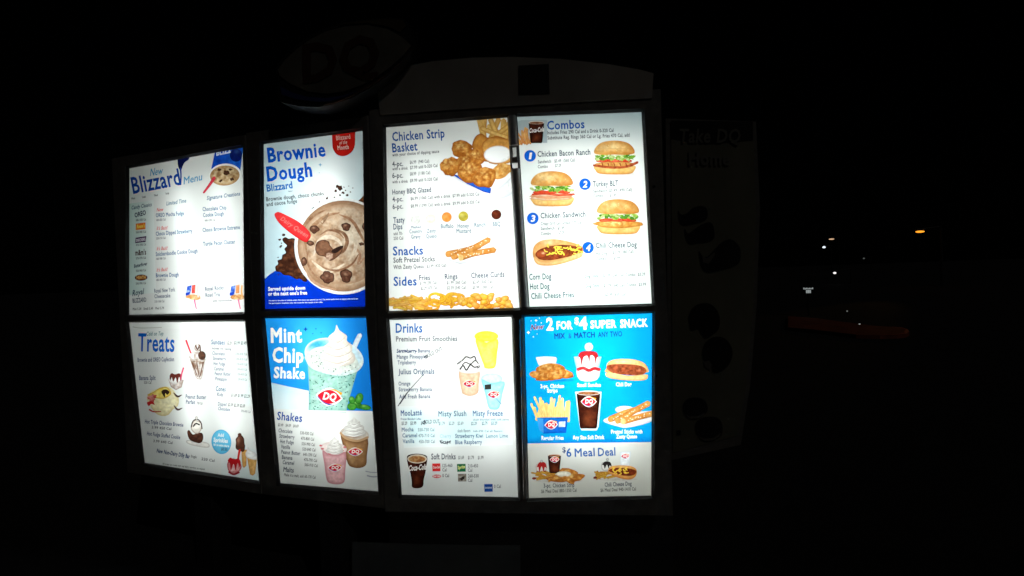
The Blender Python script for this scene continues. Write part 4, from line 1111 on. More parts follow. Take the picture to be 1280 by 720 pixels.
# ---- snack deal panel (middle right, lower)
P = Panel(42, 'bright blue snack deal panel with six foods above a white meal deal strip', gain=0.88, bg=(208, 208, 200))
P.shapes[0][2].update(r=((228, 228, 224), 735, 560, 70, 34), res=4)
P.part('blue_ground', 'bright blue upper ground')
P.add([(650, 390), (820, 386), (820, 552.6), (655, 554.4)], (10, 156, 226), r=((8, 176, 232), 736, 446, 48, 60), n=((14, 146, 220), 40, .3), e=((10, 120, 206), 8), res=3.5)
P.part('heading')
P.text('New', (663, 412.6), (679.4, 411.2), 6.6, (240, 240, 246), 1, .3)
P.text('New', (663.2, 412.4), (679, 411), 6.2, (150, 40, 80), 0, .3)
P.text('2', (683, 412.6), (691.8, 412.4), 15, (255, 255, 255), 3)
P.text('FOR', (696, 411.6), (715.6, 411), 9.8, (255, 255, 255), 3)
P.text('$', (718.2, 404.6), (723.6, 404.4), 7.6, (255, 255, 255), 3)
P.text('4', (723.8, 411.6), (734.4, 411.2), 15, (255, 255, 255), 3)
P.text('SUPER', (738.2, 410.4), (770.6, 409.2), 9.6, (255, 255, 255), 3)
P.text('SNACK', (775.4, 409.4), (810, 408), 9.8, (255, 255, 255), 3)
P.part('menu_text')
P.text('MIX', (693, 423.4), (706.6, 422.8), 6.6, (28, 72, 172), 1)
P.text('&', (710.6, 422.8), (714.6, 422.6), 6, (40, 100, 190), 0)
P.text('MATCH', (717.8, 422.6), (743.6, 421.6), 6.8, (24, 66, 168), 1)
P.text('ANY TWO', (747.6, 421.6), (777.6, 420.4), 6.6, (26, 70, 160), 0)
for x, y, r in ((670, 400.6, 2), (664, 401, 1), (660.4, 415.6, 2.4), (666.6, 421, 1.2), (676.6, 403.6, 1), (671.4, 417.6, .8), (674.4, 397.6, .8)):
    P.part('star_print')
    P.add([(x, y - r), (x + r * .3, y - r * .3), (x + r, y), (x + r * .3, y + r * .3), (x, y + r), (x - r * .3, y + r * .3), (x - r, y), (x - r * .3, y - r * .3)], (236, 250, 255))
P.part('caption_text')
for t, x0, y0, x1, h in (('2-pc. Chicken', 675.4, 485, 705, 4.8), ('Strips', 684, 490.6, 697, 4.8), ('Small Sundae', 721.4, 483.6, 751, 4.8), ('Chili Dog', 770, 482.8, 789.4, 4.8), ('Regular Fries', 677, 550, 704.6, 5), ('Any Size Soft Drink', 716, 549.2, 755.4, 5), ('Pretzel Sticks with', 764, 542, 803, 4.8), ('Zesty Queso', 770.4, 548, 796.4, 4.8)):
    P.text(t, (x0, y0), (x1, y0 - .3), h, (240, 250, 255), 1)
P.part('chicken_strip_picture', 'fried chicken strips with a tub of white dip')
P.add(ell(692, 475, 26, 3), (20, 120, 190), e=((16, 160, 222), 3))
P.add(smooth([(670, 448), (674, 446), (690, 446), (696, 448), (692, 459), (684, 462), (676, 460)]), (238, 236, 230), e=((206, 200, 194), 2.5))
P.add(ell(683, 448.2, 12.6, 2.6), (246, 246, 240), e=((220, 216, 210), 1))
chicken(P, 688, 462, 18, 8, 51, -4)
chicken(P, 672, 468.4, 10, 5, 52, 6)
chicken(P, 706, 467.4, 11, 5.6, 53, 12)
chicken(P, 684, 470, 13.6, 6, 54, -14)
chicken(P, 696, 468.6, 12, 6.4, 55, -20)
P.part('sundae_cup_picture', 'white sundae cup with strawberry sauce')
P.add([(717, 445.6), (752, 445.6), (748, 462), (745.6, 475), (725, 475.4), (721, 462)], (200, 226, 240), e=((150, 206, 236), 4))
P.add(smooth([(722, 460), (748, 460), (746, 475), (725, 475.4)], 3), (240, 238, 236), n=((206, 200, 200), 3, .5), e=((190, 190, 196), 2))
for x in (728, 733, 739, 743.6):
    P.add(stroke([(x, 463), (x, 474)], 1.2), (202, 198, 200))
P.add(blob(735.4, 451, 12.6, 11.6, .05, 6), (248, 244, 242), e=((214, 200, 200), 3))
P.add(smooth([(722.6, 445), (726, 440), (735, 438.6), (745, 440), (748, 446), (746, 447), (744.6, 455), (742.6, 446), (738, 444.6), (736.6, 453), (734.4, 445), (729.4, 447), (727, 457), (725.4, 448)]), (186, 40, 46), e=((146, 22, 30), 1.5))
P.add(stroke([(722, 462), (729, 460), (736, 463), (743, 460.6), (749.6, 462)], 4), (184, 36, 42), n=((220, 110, 110), 3, .4))
P.add(ell(736, 433.6, 5.2, 5.2), (236, 240, 244), e=((196, 210, 220), 1.6))
P.add(ell(736.4, 433.6, 1.6, 1.6), (160, 180, 196))
P.part('chili_dog_picture', 'chili topped hot dog in a bun')
P.add(ell(784, 474.6, 26, 2.6), (18, 116, 186), e=((16, 160, 222), 3))
P.add(smooth([(758, 460), (760, 453), (770, 449), (790, 449), (804, 453), (810, 461), (806, 466), (760, 466)]), (232, 188, 120), e=((190, 130, 64), 3.5, .2, .2), r=((250, 220, 164), 780, 451.6, 18, 2.6))
P.add(smooth([(758, 460), (762, 456), (780, 455), (800, 457), (808, 462), (804, 468), (786, 469), (766, 466)]), (158, 70, 40), n=((96, 40, 22), 2.6, .75), n2=((206, 120, 76), 1.8, .4), r=((236, 160, 120), 799, 462, 2, 1.6))
P.add(smooth([(756.6, 467), (764, 466), (786, 469.6), (806, 468), (810, 470), (806, 475), (786, 475.6), (762, 472.6)]), (240, 200, 136), e=((200, 144, 80), 2.6, 0, 1))
P.part('fries_box_picture', 'fries in a blue box with emblem')
fries(P, 670, 712, 506, 527, 34, 8, 15, (246, 212, 136), (214, 164, 84), 3.2)
fries(P, 674, 708, 500, 524, 12, 9, 10, (250, 220, 150), (214, 164, 84), 3.0)
P.add([(671, 522), (710, 521.4), (707.6, 541), (679, 542), (674, 536)], (30, 116, 208), l=((16, 92, 190), 1, .3), e=((12, 80, 176), 2.5))
P.add([(671, 522), (679, 523.6), (679.6, 542), (674, 537)], (60, 150, 226))
emblem(P, 689, 531, 7.4, 4.8, -4)
P.add([(698.4, 527.2), (706.6, 526.6), (706.4, 533.6), (698.2, 534)], (206, 226, 246), n=((90, 150, 220), 2, .6))
P.part('soft_drink_picture', 'cola in a clear cup with emblem')
P.add([(719, 489.6), (752, 489.6), (748.4, 533), (746, 538), (727, 538), (724.6, 534)], (200, 216, 226), e=((226, 238, 244), 2))
cola(P, 720.6, 750.4, 490.6, 535.6, .14)
emblem(P, 736, 502, 8.8, 5.6, 0)
P.part('pretzel_stick_picture', 'pretzel sticks with dip on a white tray')
P.add(smooth([(754, 526), (772, 518), (816, 514), (816, 526), (786, 534.4), (772, 533)]), (236, 240, 244), e=((196, 206, 216), 3))
P.add(ell(781, 512, 12, 4.6), (244, 242, 236), e=((212, 210, 206), 2))
pretzels(P, ([(763, 524), (782, 516), (800, 511)], [(772, 526), (792, 514), (811, 504)], [(779, 527), (796, 522), (819, 516)]), 8)
P.part('meal_deal_heading')
P.text('$', (703, 565.6), (707.4, 565.4), 6.6, (44, 84, 148), 0)
P.text('6', (708, 571), (714.4, 570.8), 10.6, (16, 84, 158), 0)
P.text('Meal', (718.4, 570.8), (743.6, 570), 10.2, (16, 84, 158), 0)
P.text('Deal', (747.6, 570), (769.4, 569.2), 10.2, (16, 84, 158), 0)
P.part('meal_deal_text')
for t, x0, y0, x1, y1, h, c in (('3-pc. Chicken Strip', 679.6, 609.6, 718, 608.6, 5.2, (66, 76, 98)), ('$6 Meal Deal 880-1350 Cal', 676.6, 616.2, 720.8, 614.6, 4.2, (104, 104, 102)), ('Chili Cheese Dog', 756, 608.4, 789.6, 606.8, 5.2, (66, 76, 98)), ('$6 Meal Deal 940-1410 Cal', 750.6, 614.8, 795, 613, 4.2, (104, 104, 102))):
    P.text(t, (x0, y0), (x1, y1), h, c)
P.part('chicken_meal_picture', 'chicken strip meal with cola and small sundae')
P.add(ell(698, 601, 32, 3.4), (186, 182, 172), e=((208, 206, 200), 3))
P.add(smooth([(671, 580), (682, 580), (683, 588), (680, 592), (673, 592), (670, 587)]), (228, 216, 208), e=((180, 150, 140), 2))
P.add(smooth([(671, 584), (673, 579), (677, 577), (682, 579), (683.4, 585), (681, 584), (679.6, 590), (677, 583), (674.4, 590), (673, 584)]), (168, 36, 36))
P.add(stroke([(671, 589.6), (677, 590.6), (682, 589)], 2), (140, 30, 32))
P.add(ell(677, 576.6, 1.7, 1.7), (200, 200, 200), e=((120, 120, 120), .8))
g = rg(61)
for i in range(24):
    x, y, a = g.uniform(670, 694), g.uniform(591, 599), math.radians(g.normal() * 25)
    P.add(stroke([(x - 6 * math.cos(a), y - 5 * math.sin(a)), (x + 6 * math.cos(a), y + 5 * math.sin(a))], 2.1), (206 + g.random() * 20, 156 + g.random() * 20, 66), e=((150, 96, 30), 1))
P.add(ell(667.6, 598, 2.6, 1.6), (120, 40, 30))
cola(P, 684.6, 701.4, 568.4, 591.6, .12)
emblem(P, 693.2, 574.4, 5.4, 3.2, -3)
chicken(P, 711, 590, 12, 4.4, 62, 14)
chicken(P, 718, 597, 12, 5.4, 63, -8)
chicken(P, 697, 598.6, 14, 4.4, 64, 4)
P.add(ell(704.6, 592.6, 9.4, 3.6), (238, 232, 218), e=((206, 190, 160), 1.6))
chicken(P, 711, 600, 8, 3.6, 65, 30)
P.part('hot_dog_meal_picture', 'chili cheese dog meal with water cup and small sundae')
P.add(ell(771, 599, 28, 3.2), (186, 182, 172), e=((208, 206, 200), 3))
P.add([(774.6, 565), (788.6, 564.4), (787, 580), (786, 583), (777, 583), (775.6, 580)], (226, 230, 234), e=((196, 204, 214), 2))
emblem(P, 781.4, 570.2, 4.8, 2.8, 0, 1)
P.add(smooth([(753, 578), (763, 577.6), (764, 585), (761, 588), (754, 588), (751.6, 584)]), (220, 216, 210), e=((150, 146, 142), 2))
P.add(smooth([(752.6, 581), (755, 577.6), (759, 576.6), (763, 578), (764.6, 583), (762, 582), (761, 586), (758.6, 581), (756, 586), (754.6, 581.6)]), (40, 34, 34))
P.add(ell(759.4, 574.4, 1.8, 1.8), (200, 200, 200), e=((100, 100, 100), .8))
for i in range(24):
    x, y, a = g.uniform(748, 770), g.uniform(590, 597), math.radians(g.normal() * 22)
    P.add(stroke([(x - 6 * math.cos(a), y - 5 * math.sin(a)), (x + 6 * math.cos(a), y + 5 * math.sin(a))], 2.1), (206 + g.random() * 20, 156 + g.random() * 20, 66), e=((150, 96, 30), 1))
P.add(ell(744, 597, 2.4, 1.5), (110, 44, 34))
P.add(smooth([(760, 588), (764, 583), (776, 581.6), (790, 583), (796, 588), (794, 596), (786, 599.6), (772, 597), (762, 592)]), (226, 156, 84), e=((176, 104, 44), 3, 0, .7), r=((246, 190, 120), 778, 583.6, 12, 2))
P.add(smooth([(761, 588), (768, 585), (782, 585), (795, 588), (792, 594), (780, 594.6), (766, 591)]), (130, 54, 28), n=((84, 32, 18), 2.4, .6))
for i in range(16):
    x, y, a = g.uniform(765, 787), g.uniform(585.6, 592), g.uniform(0, 6.28)
    P.add(stroke([(x, y), (x + 2.4 * math.cos(a), y + 1.4 * math.sin(a)), (x + 4.4 * math.cos(a + .6), y + 2.6 * math.sin(a + .6))], 1.2), (246, 200, 70))
P.build()


# ------------------------------------------------------------------ cabinets
def frame_mesh(k, outer, holes, front=0.016, slope=0.009, sheet=0.0012):
    """front plate of a cabinet with splayed openings, in (u, out, z) of plane k"""
    pts = [Vector(p) for p in outer]
    faces = [list(range(4))]
    wide = []
    for h in holes:
        m = h.mean(0)
        w = h + np.sign(h - m) * (slope if np.ptp(h[:, 0]) > .1 else .0006)
        wide.append(w)
        faces.append(list(range(len(pts), len(pts) + 4)))
        pts += [Vector(p) for p in w]
    ed = [(f[i], f[(i + 1) % 4]) for f in faces for i in range(4)]
    V, E_, F, ov, oe, of = delaunay_2d_cdt(pts, ed, [], 0, 1e-6, False)
    mb = MB()
    def W(uv, off):
        o, d, a = PLANES[k]
        return [o + d * p[0] + NRM[k] * off + np.array([0, 0, p[1] - o[2]]) for p in uv]
    Va = np.array([v[:] for v in V])
    cen = Va[np.array(F)].mean(1)
    ins = np.zeros(len(F), bool)
    for w in wide:
        ins |= inside(cen, w, np.roll(w, -1, 0))
    mb.add(W(Va, front), [f for f, i in zip(F, ins) if not i])
    n_front = len(mb.f)
    for h, w in zip(holes, wide):
        v = W(w, front) + W(h, sheet)
        mb.add(v, [[i, (i + 1) % 4, 4 + (i + 1) % 4, 4 + i] for i in range(4)])
        v = W(h, sheet) + W(h + np.sign(h - h.mean(0)) * (0.004 if np.ptp(h[:, 0]) > .1 else .0003), -0.0012)
        mb.add(v, [[i, (i + 1) % 4, 4 + (i + 1) % 4, 4 + i] for i in range(4)])
    n_open = len(mb.f)
    o_ = np.array(outer, float)
    m = o_.mean(0)
    v = W(o_, front) + W(o_ + np.sign(o_ - m) * 0.004, front - 0.006) + W(o_ + np.sign(o_ - m) * 0.004, -0.03)
    mb.add(v, [[r * 4 + i, r * 4 + (i + 1) % 4, r * 4 + 4 + (i + 1) % 4, r * 4 + 4 + i] for r in range(2) for i in range(4)])
    mb.fm = [1 if n_front <= i < n_open else 0 for i in range(len(mb.f))]
    return mb
def local(mb, loc, a):
    c, s = math.cos(a), math.sin(a)
    mb.v = [((x - loc[0]) * c + (y - loc[1]) * s, -(x - loc[0]) * s + (y - loc[1]) * c, z - loc[2]) for x, y, z in mb.v]
    return mb
def wbox(k, u0, u1, f0, f1, z0, z1, bev=0.0):
    """box between u, outward offset and height limits of plane k, in world space"""
    mb = MB().box((u0, f0, z0), (u1, f1, z1), bev)
    o, d, a = PLANES[k]
    mb.v = [tuple(o + d * x + NRM[k] * y + np.array([0, 0, z - o[2]])) for x, y, z in mb.v]
    mb.f = [f[::-1] for f in mb.f]
    return mb
DEPTH = 0.17
def cabinet(k, nums, outer, tubes, label, gaps=()):
    u0, z1 = outer[0]
    u1, z0 = outer[1]
    o, d, a = PLANES[k]
    loc = o + d * (u0 + u1) / 2 - NRM[k] * DEPTH / 2
    loc = np.array([loc[0], loc[1], z0])
    root = tag(empty('menu_cabinet', loc, a), label, 'menu cabinet', 'lit cabinets of the menu board')
    oc = [(u0, z0), (u1, z0), (u1, z1), (u0, z1)]
    fm_ = local(frame_mesh(k, oc, [UV[n] for n in nums] + list(gaps)), loc, a)
    door = fm_.build('door_frame', [FRAME, FRAME_IN], root, fmat=fm_.fm)
    root['door'] = door.name
    e = 0.0045
    sh = MB()                                   # dark casing and white interior, one open tray each
    for q in ((u0, u1, -DEPTH - .012, -DEPTH, z0, z1), (u0 - e, u0 + .012, -DEPTH, -.031, z0, z1), (u1 - .012, u1 + e, -DEPTH, -.031, z0, z1), (u0 + .0125, u1 - .0125, -DEPTH, -.031, z1 - .012, z1 + e), (u0 + .0125, u1 - .0125, -DEPTH, -.031, z0 - e, z0 + .012)):
        w = wbox(k, *q)
        sh.add(w.v, w.f)
    local(sh, loc, a).build('casing', FRAME, root)
    it = MB()
    b = .0165
    for q in ((u0 + b, u1 - b, -DEPTH + .002, -DEPTH + .006, z0 + b, z1 - b), (u0 + b, u0 + b + .003, -DEPTH + .007, -.004, z0 + b, z1 - b), (u1 - b - .003, u1 - b, -DEPTH + .007, -.004, z0 + b, z1 - b),
              (u0 + b + .004, u1 - b - .004, -DEPTH + .007, -.004, z1 - b - .003, z1 - b), (u0 + b + .004, u1 - b - .004, -DEPTH + .007, -.004, z0 + b, z0 + b + .003)):
        w = wbox(k, *q)
        it.add(w.v, w.f)
    local(it, loc, a).build('white_lining', WHITEBOX, root)
    for u, za, zb in tubes:
        p = [o + d * u - NRM[k] * 0.095 + np.array([0, 0, z - o[2]]) for z in (za, zb)]
        local(MB().tube(p[0], p[1], 0.013, n=10), loc, a).build('lamp_tube', TUBEM, root)
    return root, loc, a
def U(n, f): return UV[n][[0, 3], 0].mean() * (1 - f) + UV[n][[1, 2], 0].mean() * f
ZT = {k: max(UV[n][:, 1].max() for n in UV if PL_OF[n] == k) for k in (1, 2, 3)}
ZB = {k: min(UV[n][:, 1].min() for n in UV if PL_OF[n] == k) for k in (1, 2, 3)}
IN_T, IN_B = 0.13, 0.16
def tb(n, k, f): return (U(n, f), ZB[k] + IN_B, ZT[k] - IN_T)
s = 0.0035
ua, ub = UV[11][:, 0].min(), max(UV[11][:, 0].max(), UV[12][:, 0].max())
cabinet(1, (11, 12), [(ua - .05, ZT[1] + .045), (W1 + G1 / 2 - s, ZB[1] - .05)], [tb(11, 1, .5), tb(11, 1, .82)], 'outer left black cabinet holding the blended dessert and Treats panels')
cabinet(2, (21, 22), [(-G1 / 2 + s, ZT[2] + .05), (W2 + G2 / 2 - s, ZB[2] - .05)], [tb(21, 2, .3), tb(21, 2, .66)], 'black cabinet holding the brownie poster over the mint shake poster')
ue = max(UV[41][:, 0].max(), UV[42][:, 0].max())
def zpx(x, y): return float(to_local(3, x, y)[1])
# openings added in the upper divider, the lit inside standing in for white flare
gap0 = np.stack(to_local(3, np.array([640.9, 645.6, 646, 641.6]), np.array([184.6, 184.2, 196.4, 197.4])), 1)
gap = np.stack(to_local(3, np.array([638.3, 649.5, 649.9, 638.9]), np.array([204.4, 203.6, 210.4, 211.6])), 1)
main, mloc, ma = cabinet(3, (31, 32, 41, 42), [(-G2 / 2 + s, ZT[3] + .06), (ue + .05, ZB[3] - .055)], [tb(31, 3, .3), tb(31, 3, .8), tb(41, 3, .35), tb(41, 3, .75)], 'wide black cabinet holding the chicken, combos, drinks and snack deal panels', [gap0, gap])
# divider bars between the two middle columns, standing proud of the door
def bar(n_l, n_r, x_off=0.0):
    l, r = UV[n_l], UV[n_r]
    mb = MB()
    o, d, a = PLANES[3]
    zt, zb = min(l[1, 1], r[0, 1]) + .012, max(l[2, 1], r[3, 1]) - .012
    def at(z, side):
        q = l[[1, 2]] if side == 0 else r[[0, 3]]
        t = (z - q[1, 1]) / (q[0, 1] - q[1, 1])
        return q[1, 0] * (1 - t) + q[0, 0] * t
    return zt, zb, at
zt, zb, at_ = bar(31, 41)
def bar_mesh(za, zb, at_, m, name, ins=0.003, prof=((0, .0165), (.07, .024), (.2, .0295), (.38, .0325), (.62, .0325), (.8, .0295), (.93, .024), (1, .0165))):
    o, d, a = PLANES[3]
    v = []
    for z in (za, zb):
        p, q = at_(z, 0) + ins, at_(z, 1) - ins
        for t, off in prof:
            v.append(tuple(o + d * (p + (q - p) * t) + NRM[3] * off + np.array([0, 0, z - o[2]])))
        for t in (1, 0):
            v.append(tuple(o + d * (p + (q - p) * t) + NRM[3] * 0.0162 + np.array([0, 0, z - o[2]])))
    n = len(prof) + 2
    f = [[i, (i + 1) % n, n + (i + 1) % n, n + i] for i in range(n)] + [list(range(n))[::-1], list(range(n, 2 * n))]
    return local(MB().add(v, f), mloc, ma).build(name, m, bpy.data.objects[main['door']])
bar_mesh(zt - .012, zpx(640, 183.4), at_, ALU, 'divider_bar')
bar_mesh(zpx(640, 212.4), zpx(640, 383.5), at_, ALU, 'divider_bar')
zt, zb, at_ = bar(32, 42)
bar_mesh(zpx(648, 398), zpx(654, 620), at_, FRAME, 'divider_bar')
tr = MB()
for x, y0, y1 in ((650.2, 399, 619),):
    u0, za = to_local(3, x, y0)
    u1, zb_ = to_local(3, x + 5, y1)
    o, d, a = PLANES[3]
    tr.tube(o + d * u0 + NRM[3] * .0345 + [0, 0, za - o[2]], o + d * u1 + NRM[3] * .0345 + [0, 0, zb_ - o[2]], .0026, n=8)
local(tr, mloc, ma).build('bright_trim', mat('chrome_trim', (.6, .6, .62), .25, 1.0), bpy.data.objects[main['door']])
# lock screws of the doors
def screw(k, x, y, root, loc, a):
    o, d, aa = PLANES[k]
    u, z = to_local(k, x, y, .0162)
    p = o + d * u + NRM[k] * .0165 + np.array([0, 0, z - o[2]])
    local(MB().tube(p, p + NRM[k] * .004, .0055, .004, n=10), loc, a).build('lock_screw', SCREW, bpy.data.objects[root['door']])
for x, y in ((817.5, 233), (820.5, 470), (726, 128)):
    screw(3, x, y, main, mloc, ma)


WHITEPAINT = mat('weathered_white_paint', (.44, .41, .37), .55, noise=(2.2, .55))
DARKPLATE = mat('black_plate', (.006, .006, .006), .6)
# ---- curved header board above the wide cabinet
def plate(name, px, k, off, thick, m, parent=None, loc=None, a=0.0, bev=0.004):
    """flat plate cut to an outline seen in the photograph, off metres in front of plane k, with real thickness"""
    o, d, aa = PLANES[k]
    P3 = [on_plane(x, y, o + NRM[k] * off, NRM[k]) for x, y in px]
    me_v = [tuple(p) for p in P3] + [tuple(p - NRM[k] * thick) for p in P3]
    n = len(px)
    bm = bmesh.new()
    vs = [bm.verts.new(v) for v in me_v]
    bm.faces.new(vs[:n])
    bm.faces.new(vs[n:][::-1])
    for i in range(n):
        bm.faces.new([vs[i], vs[n + i], vs[n + (i + 1) % n], vs[(i + 1) % n]])
    bmesh.ops.recalc_face_normals(bm, faces=bm.faces)
    bmesh.ops.triangulate(bm, faces=[f for f in bm.faces if len(f.verts) > 4])
    bm.verts.index_update()
    mb = MB().add([v.co[:] for v in bm.verts], [[v.index for v in f.verts] for f in bm.faces])
    bm.free()
    if loc is not None:
        local(mb, loc, a)
    return mb.build(name, m, parent)
o3 = PLANES[3][0]
hl = o3 + d3 * .48 + np.array([0, -.02, ZT[3] + .068 - o3[2]])
header = tag(empty('header_board', hl), 'pale arched header board above the wide cabinet with a black square on it', 'header board')
top = [(470, 96), (500, 84), (540, 76.5), (590, 72), (640, 71), (700, 73.5), (760, 80), (800, 87), (817, 91.5)]
plate('board', top + [(815, 122.6), (760, 125.4), (700, 128.8), (640, 132.4), (560, 137.6), (475, 143.6)], 3, .022, .05, WHITEPAINT, header, hl)
plate('dark_square', [(648, 82), (686, 80), (687, 116.6), (648.6, 118)], 3, .026, .006, DARKPLATE, header, hl)

# ---- lens shaped emblem sign at the upper left, in front of the header
FACE = mat('faded_sign_face', (.13, .12, .10), .5, noise=(14, .75))
SRED = mat('sign_red', (.05, .02, .012), .5)
SBLUE = mat('sign_blue', (.02, .03, .16), .5)
SORANGE = mat('sign_orange', (.06, .04, .015), .5)
SEDGE = mat('sign_return_black', (.008, .008, .009), .5)
el = o3 + d3 * -.1 + np.array([0, -.1, .13 + ZT[3] - o3[2]])
sign = tag(empty('emblem_sign', el), 'unlit lens shaped emblem sign with two letters above the brownie poster', 'sign')
ol = [(344, 86), (352, 74), (366, 60), (384, 46), (404, 36), (424, 29), (450, 25), (480, 22), (504, 23), (512, 30), (514, 44), (519, 56), (510, 68), (497, 83), (480, 98), (460, 112), (440, 122), (418, 130), (398, 134), (374, 133), (352, 128), (346, 118), (349, 105), (346, 95)]
plate('sign_body', ol, 3, .09, .10, SEDGE, sign, el)
inn = [(347, 87), (356, 75), (370, 62), (388, 49), (408, 39), (432, 33), (458, 31), (484, 36), (502, 46), (514, 57), (504, 69), (490, 82), (472, 95), (452, 106), (430, 114), (408, 117), (384, 114), (362, 104), (350, 95)]
plate('sign_face', inn, 3, .096, .006, FACE, sign, el)
sface = bpy.data.objects[[o.name for o in sign.children if o.name.startswith('sign_face')][0]]
plate('orange_swoosh', [(424, 30), (450, 26.5), (480, 24), (503, 25), (508, 32), (500, 40), (484, 32.5), (458, 28.4)], 3, .096, .006, SORANGE, sign, el)
plate('blue_swoosh', [(350, 108), (364, 115), (384, 121), (408, 122.5), (430, 119), (448, 113), (436, 121), (416, 127), (394, 127), (370, 124), (352, 118)], 3, .096, .006, SBLUE, sign, el)
plate('red_swoosh', [(515, 60), (505, 73), (490, 87), (470, 101), (450, 112), (430, 121.5), (408, 128), (404, 131), (420, 128), (440, 119.5), (462, 108), (482, 94), (499, 79), (512, 64)], 3, .096, .006, SRED, sign, el)
def letters(s, p0, p1, h, k, off, m, name, parent, loc, bold=1, shear=.15, a=0.0, thick=.004):
    v, t = text_tris(s, p0, p1, h, bold, shear)
    o, d, aa = PLANES[k]
    W = on_plane(v[:, 0], v[:, 1], o + NRM[k] * off, NRM[k])
    B = W - NRM[k] * thick
    n = len(W)
    from collections import Counter
    ed = Counter()
    for q in t:
        for i in range(3):
            ed[tuple(sorted((q[i], q[(i + 1) % 3])))] += 1
    f = [list(q) for q in t]
    for (i, j), c in ed.items():
        if c == 1:
            f.append([i, j, n + j, n + i])
    mb = MB().add(list(W) + list(B), f)
    if loc is not None:
        local(mb, loc, a)
    return mb.build(name, m, parent)
letters('DQ', (378, 103), (474, 88), 46, 3, .1005, SRED, 'sign_letters', sface, el)

# ---- unlit side sign at the right, standing a little behind the board
sp0 = at_dist(837, 360, 2.42)
PLANES[9] = (sp0, np.array([math.cos(-.16), math.sin(-.16), 0]), -.16)
NRM[9] = np.array([PLANES[9][1][1], -PLANES[9][1][0], 0])
SIDEFACE = mat('unlit_sign_film', (.20, .195, .14), .45, noise=(6, .8))
SIDEDARK = mat('dark_print', (.012, .011, .012), .5, noise=(40, .6))
SIDETXT = mat('grey_print', (.17, .165, .14), .5)
SIDEHALF = mat('pale_print', (.14, .13, .11), .5)
sl = on_plane(885, 560, *[PLANES[9][0], NRM[9]])
side = tag(empty('side_sign', sl, -.16), 'dark unlit side sign with cake pictures at the right end of the board', 'sign')
plate('sign_body', [(832, 148), (945, 152), (950, 260), (946, 380), (938, 480), (926, 556), (836, 576)], 9, 0, .09, FRAME, side, sl, -.16)
plate('sign_face', [(839, 156), (941, 157), (945, 260), (941.6, 380), (933, 480), (921, 545), (841, 566)], 9, .003, .003, SIDEFACE, side, sl, -.16)
plate('dark_band', [(839, 150.5), (941, 152), (941.5, 175), (884, 180), (839.4, 173)], 9, .0055, .0015, SIDEDARK, side, sl, -.16)
letters('Take DQ', (848, 178), (925, 178), 17, 9, .009, SIDETXT, 'sign_text', side, sl, 0, .1, -.16, .0015)
letters('Home', (861, 206), (913, 206), 17, 9, .009, SIDETXT, 'sign_text', side, sl, 1, 0, -.16, .0015)
for nm, pts in (('cake_picture', [(848, 263), (851, 268), (858, 267), (866, 260), (876, 257.5), (883, 260), (884.6, 270), (880, 276), (866, 280), (854, 281.6), (849, 275)]),
                ('cake_picture', [(856, 286), (860, 292), (866, 288), (878, 280), (888, 278), (892, 284), (893, 297), (886, 302), (872, 304), (862, 305), (857.4, 297)]),
                ('cake_picture', [(874, 314), (878, 320), (884, 321), (892, 313), (902, 303), (913, 299), (921, 304), (925.6, 312), (925, 326), (918, 333), (900, 338), (886, 341), (878, 336), (875, 324)]),
                ('round_cake_picture', [(861, 396), (866, 385), (876, 379.4), (888, 380), (897, 389), (900, 400), (898, 412), (890, 419), (882, 423), (876, 416), (873, 411), (864, 413), (862, 404)]),
                ('round_cake_picture', [(878, 440), (883, 427), (894, 421), (906, 423), (914, 433), (915.6, 444), (911, 456), (902, 464), (892, 466), (889, 456), (880, 450)]),
                ('ice_cream_sandwich_picture', [(854, 506), (860, 498.6), (870, 497), (880, 500), (884.4, 508), (883, 516), (872, 524), (862, 524), (855, 517)]),
                ('ice_cream_sandwich_picture', [(869, 533), (874, 524), (886, 521), (898, 523), (903, 532), (902, 544), (892, 551), (880, 552), (872, 545)])):
    plate(nm, [tuple(p) for p in smooth(pts, 3)], 9, .006, .002, SIDEDARK, side, sl, -.16)
for pts in ([(856, 517), (862, 520.6), (872, 520), (881, 515.6), (880, 518.6), (872, 523), (862, 523.4)], [(872, 545), (880, 548.6), (892, 547.6), (901, 541), (899, 546), (891, 550.4), (880, 551)], [(878, 320), (884, 323), (893, 315), (894, 318), (886, 330), (879, 328)], [(880, 452), (886, 450.6), (890, 456), (888, 463), (881, 458)]):
    plate('pale_highlight', pts, 9, .0075, .001, SIDEHALF, side, sl, -.16)
plate('price_mark', [(846, 538), (851, 538), (851, 544), (846, 544)], 9, .006, .002, SIDEDARK, side, sl, -.16)

# ---- support under the board
SUP = mat('dark_base_paint', (.03, .03, .032), .6, noise=(8, .6), bump=(120, .3))
PLATEM = mat('pale_galvanised_plate', (.16, .178, .182), .55, noise=(7, .7))
pl = np.array([o3[0] + .48, o3[1] + .12, 0.0])
ped = tag(empty('board_pedestal', pl), 'dark pedestal under the board with a pale plate on its left half', 'pedestal')
zb3 = ZB[3] - .062
MB().box((-.56, -.02, .12), (.6, .1, zb3), .004).build('skirt', SUP, ped)
MB().box((-.50, -.01, 0.0), (.52, .12, .118), .004).build('foot', SUP, ped)
o, d, a = PLANES[3]
ppx = [(440, 678), (520, 681), (600, 682.4), (650, 682.4), (650.6, 745), (440, 745)]
PLANES[8] = (np.array([0, o3[1] + .1, 0.0]), d3, 0.0)
NRM[8] = np.array([0, -1.0, 0])
plate('cover_plate', ppx, 8, .012, .008, PLATEM, ped, pl)
wl = (O1 + d1 * (W1 / 2)) * [1, 1, 0] - NRM[1] * .1 * np.array([1, 1, 0])
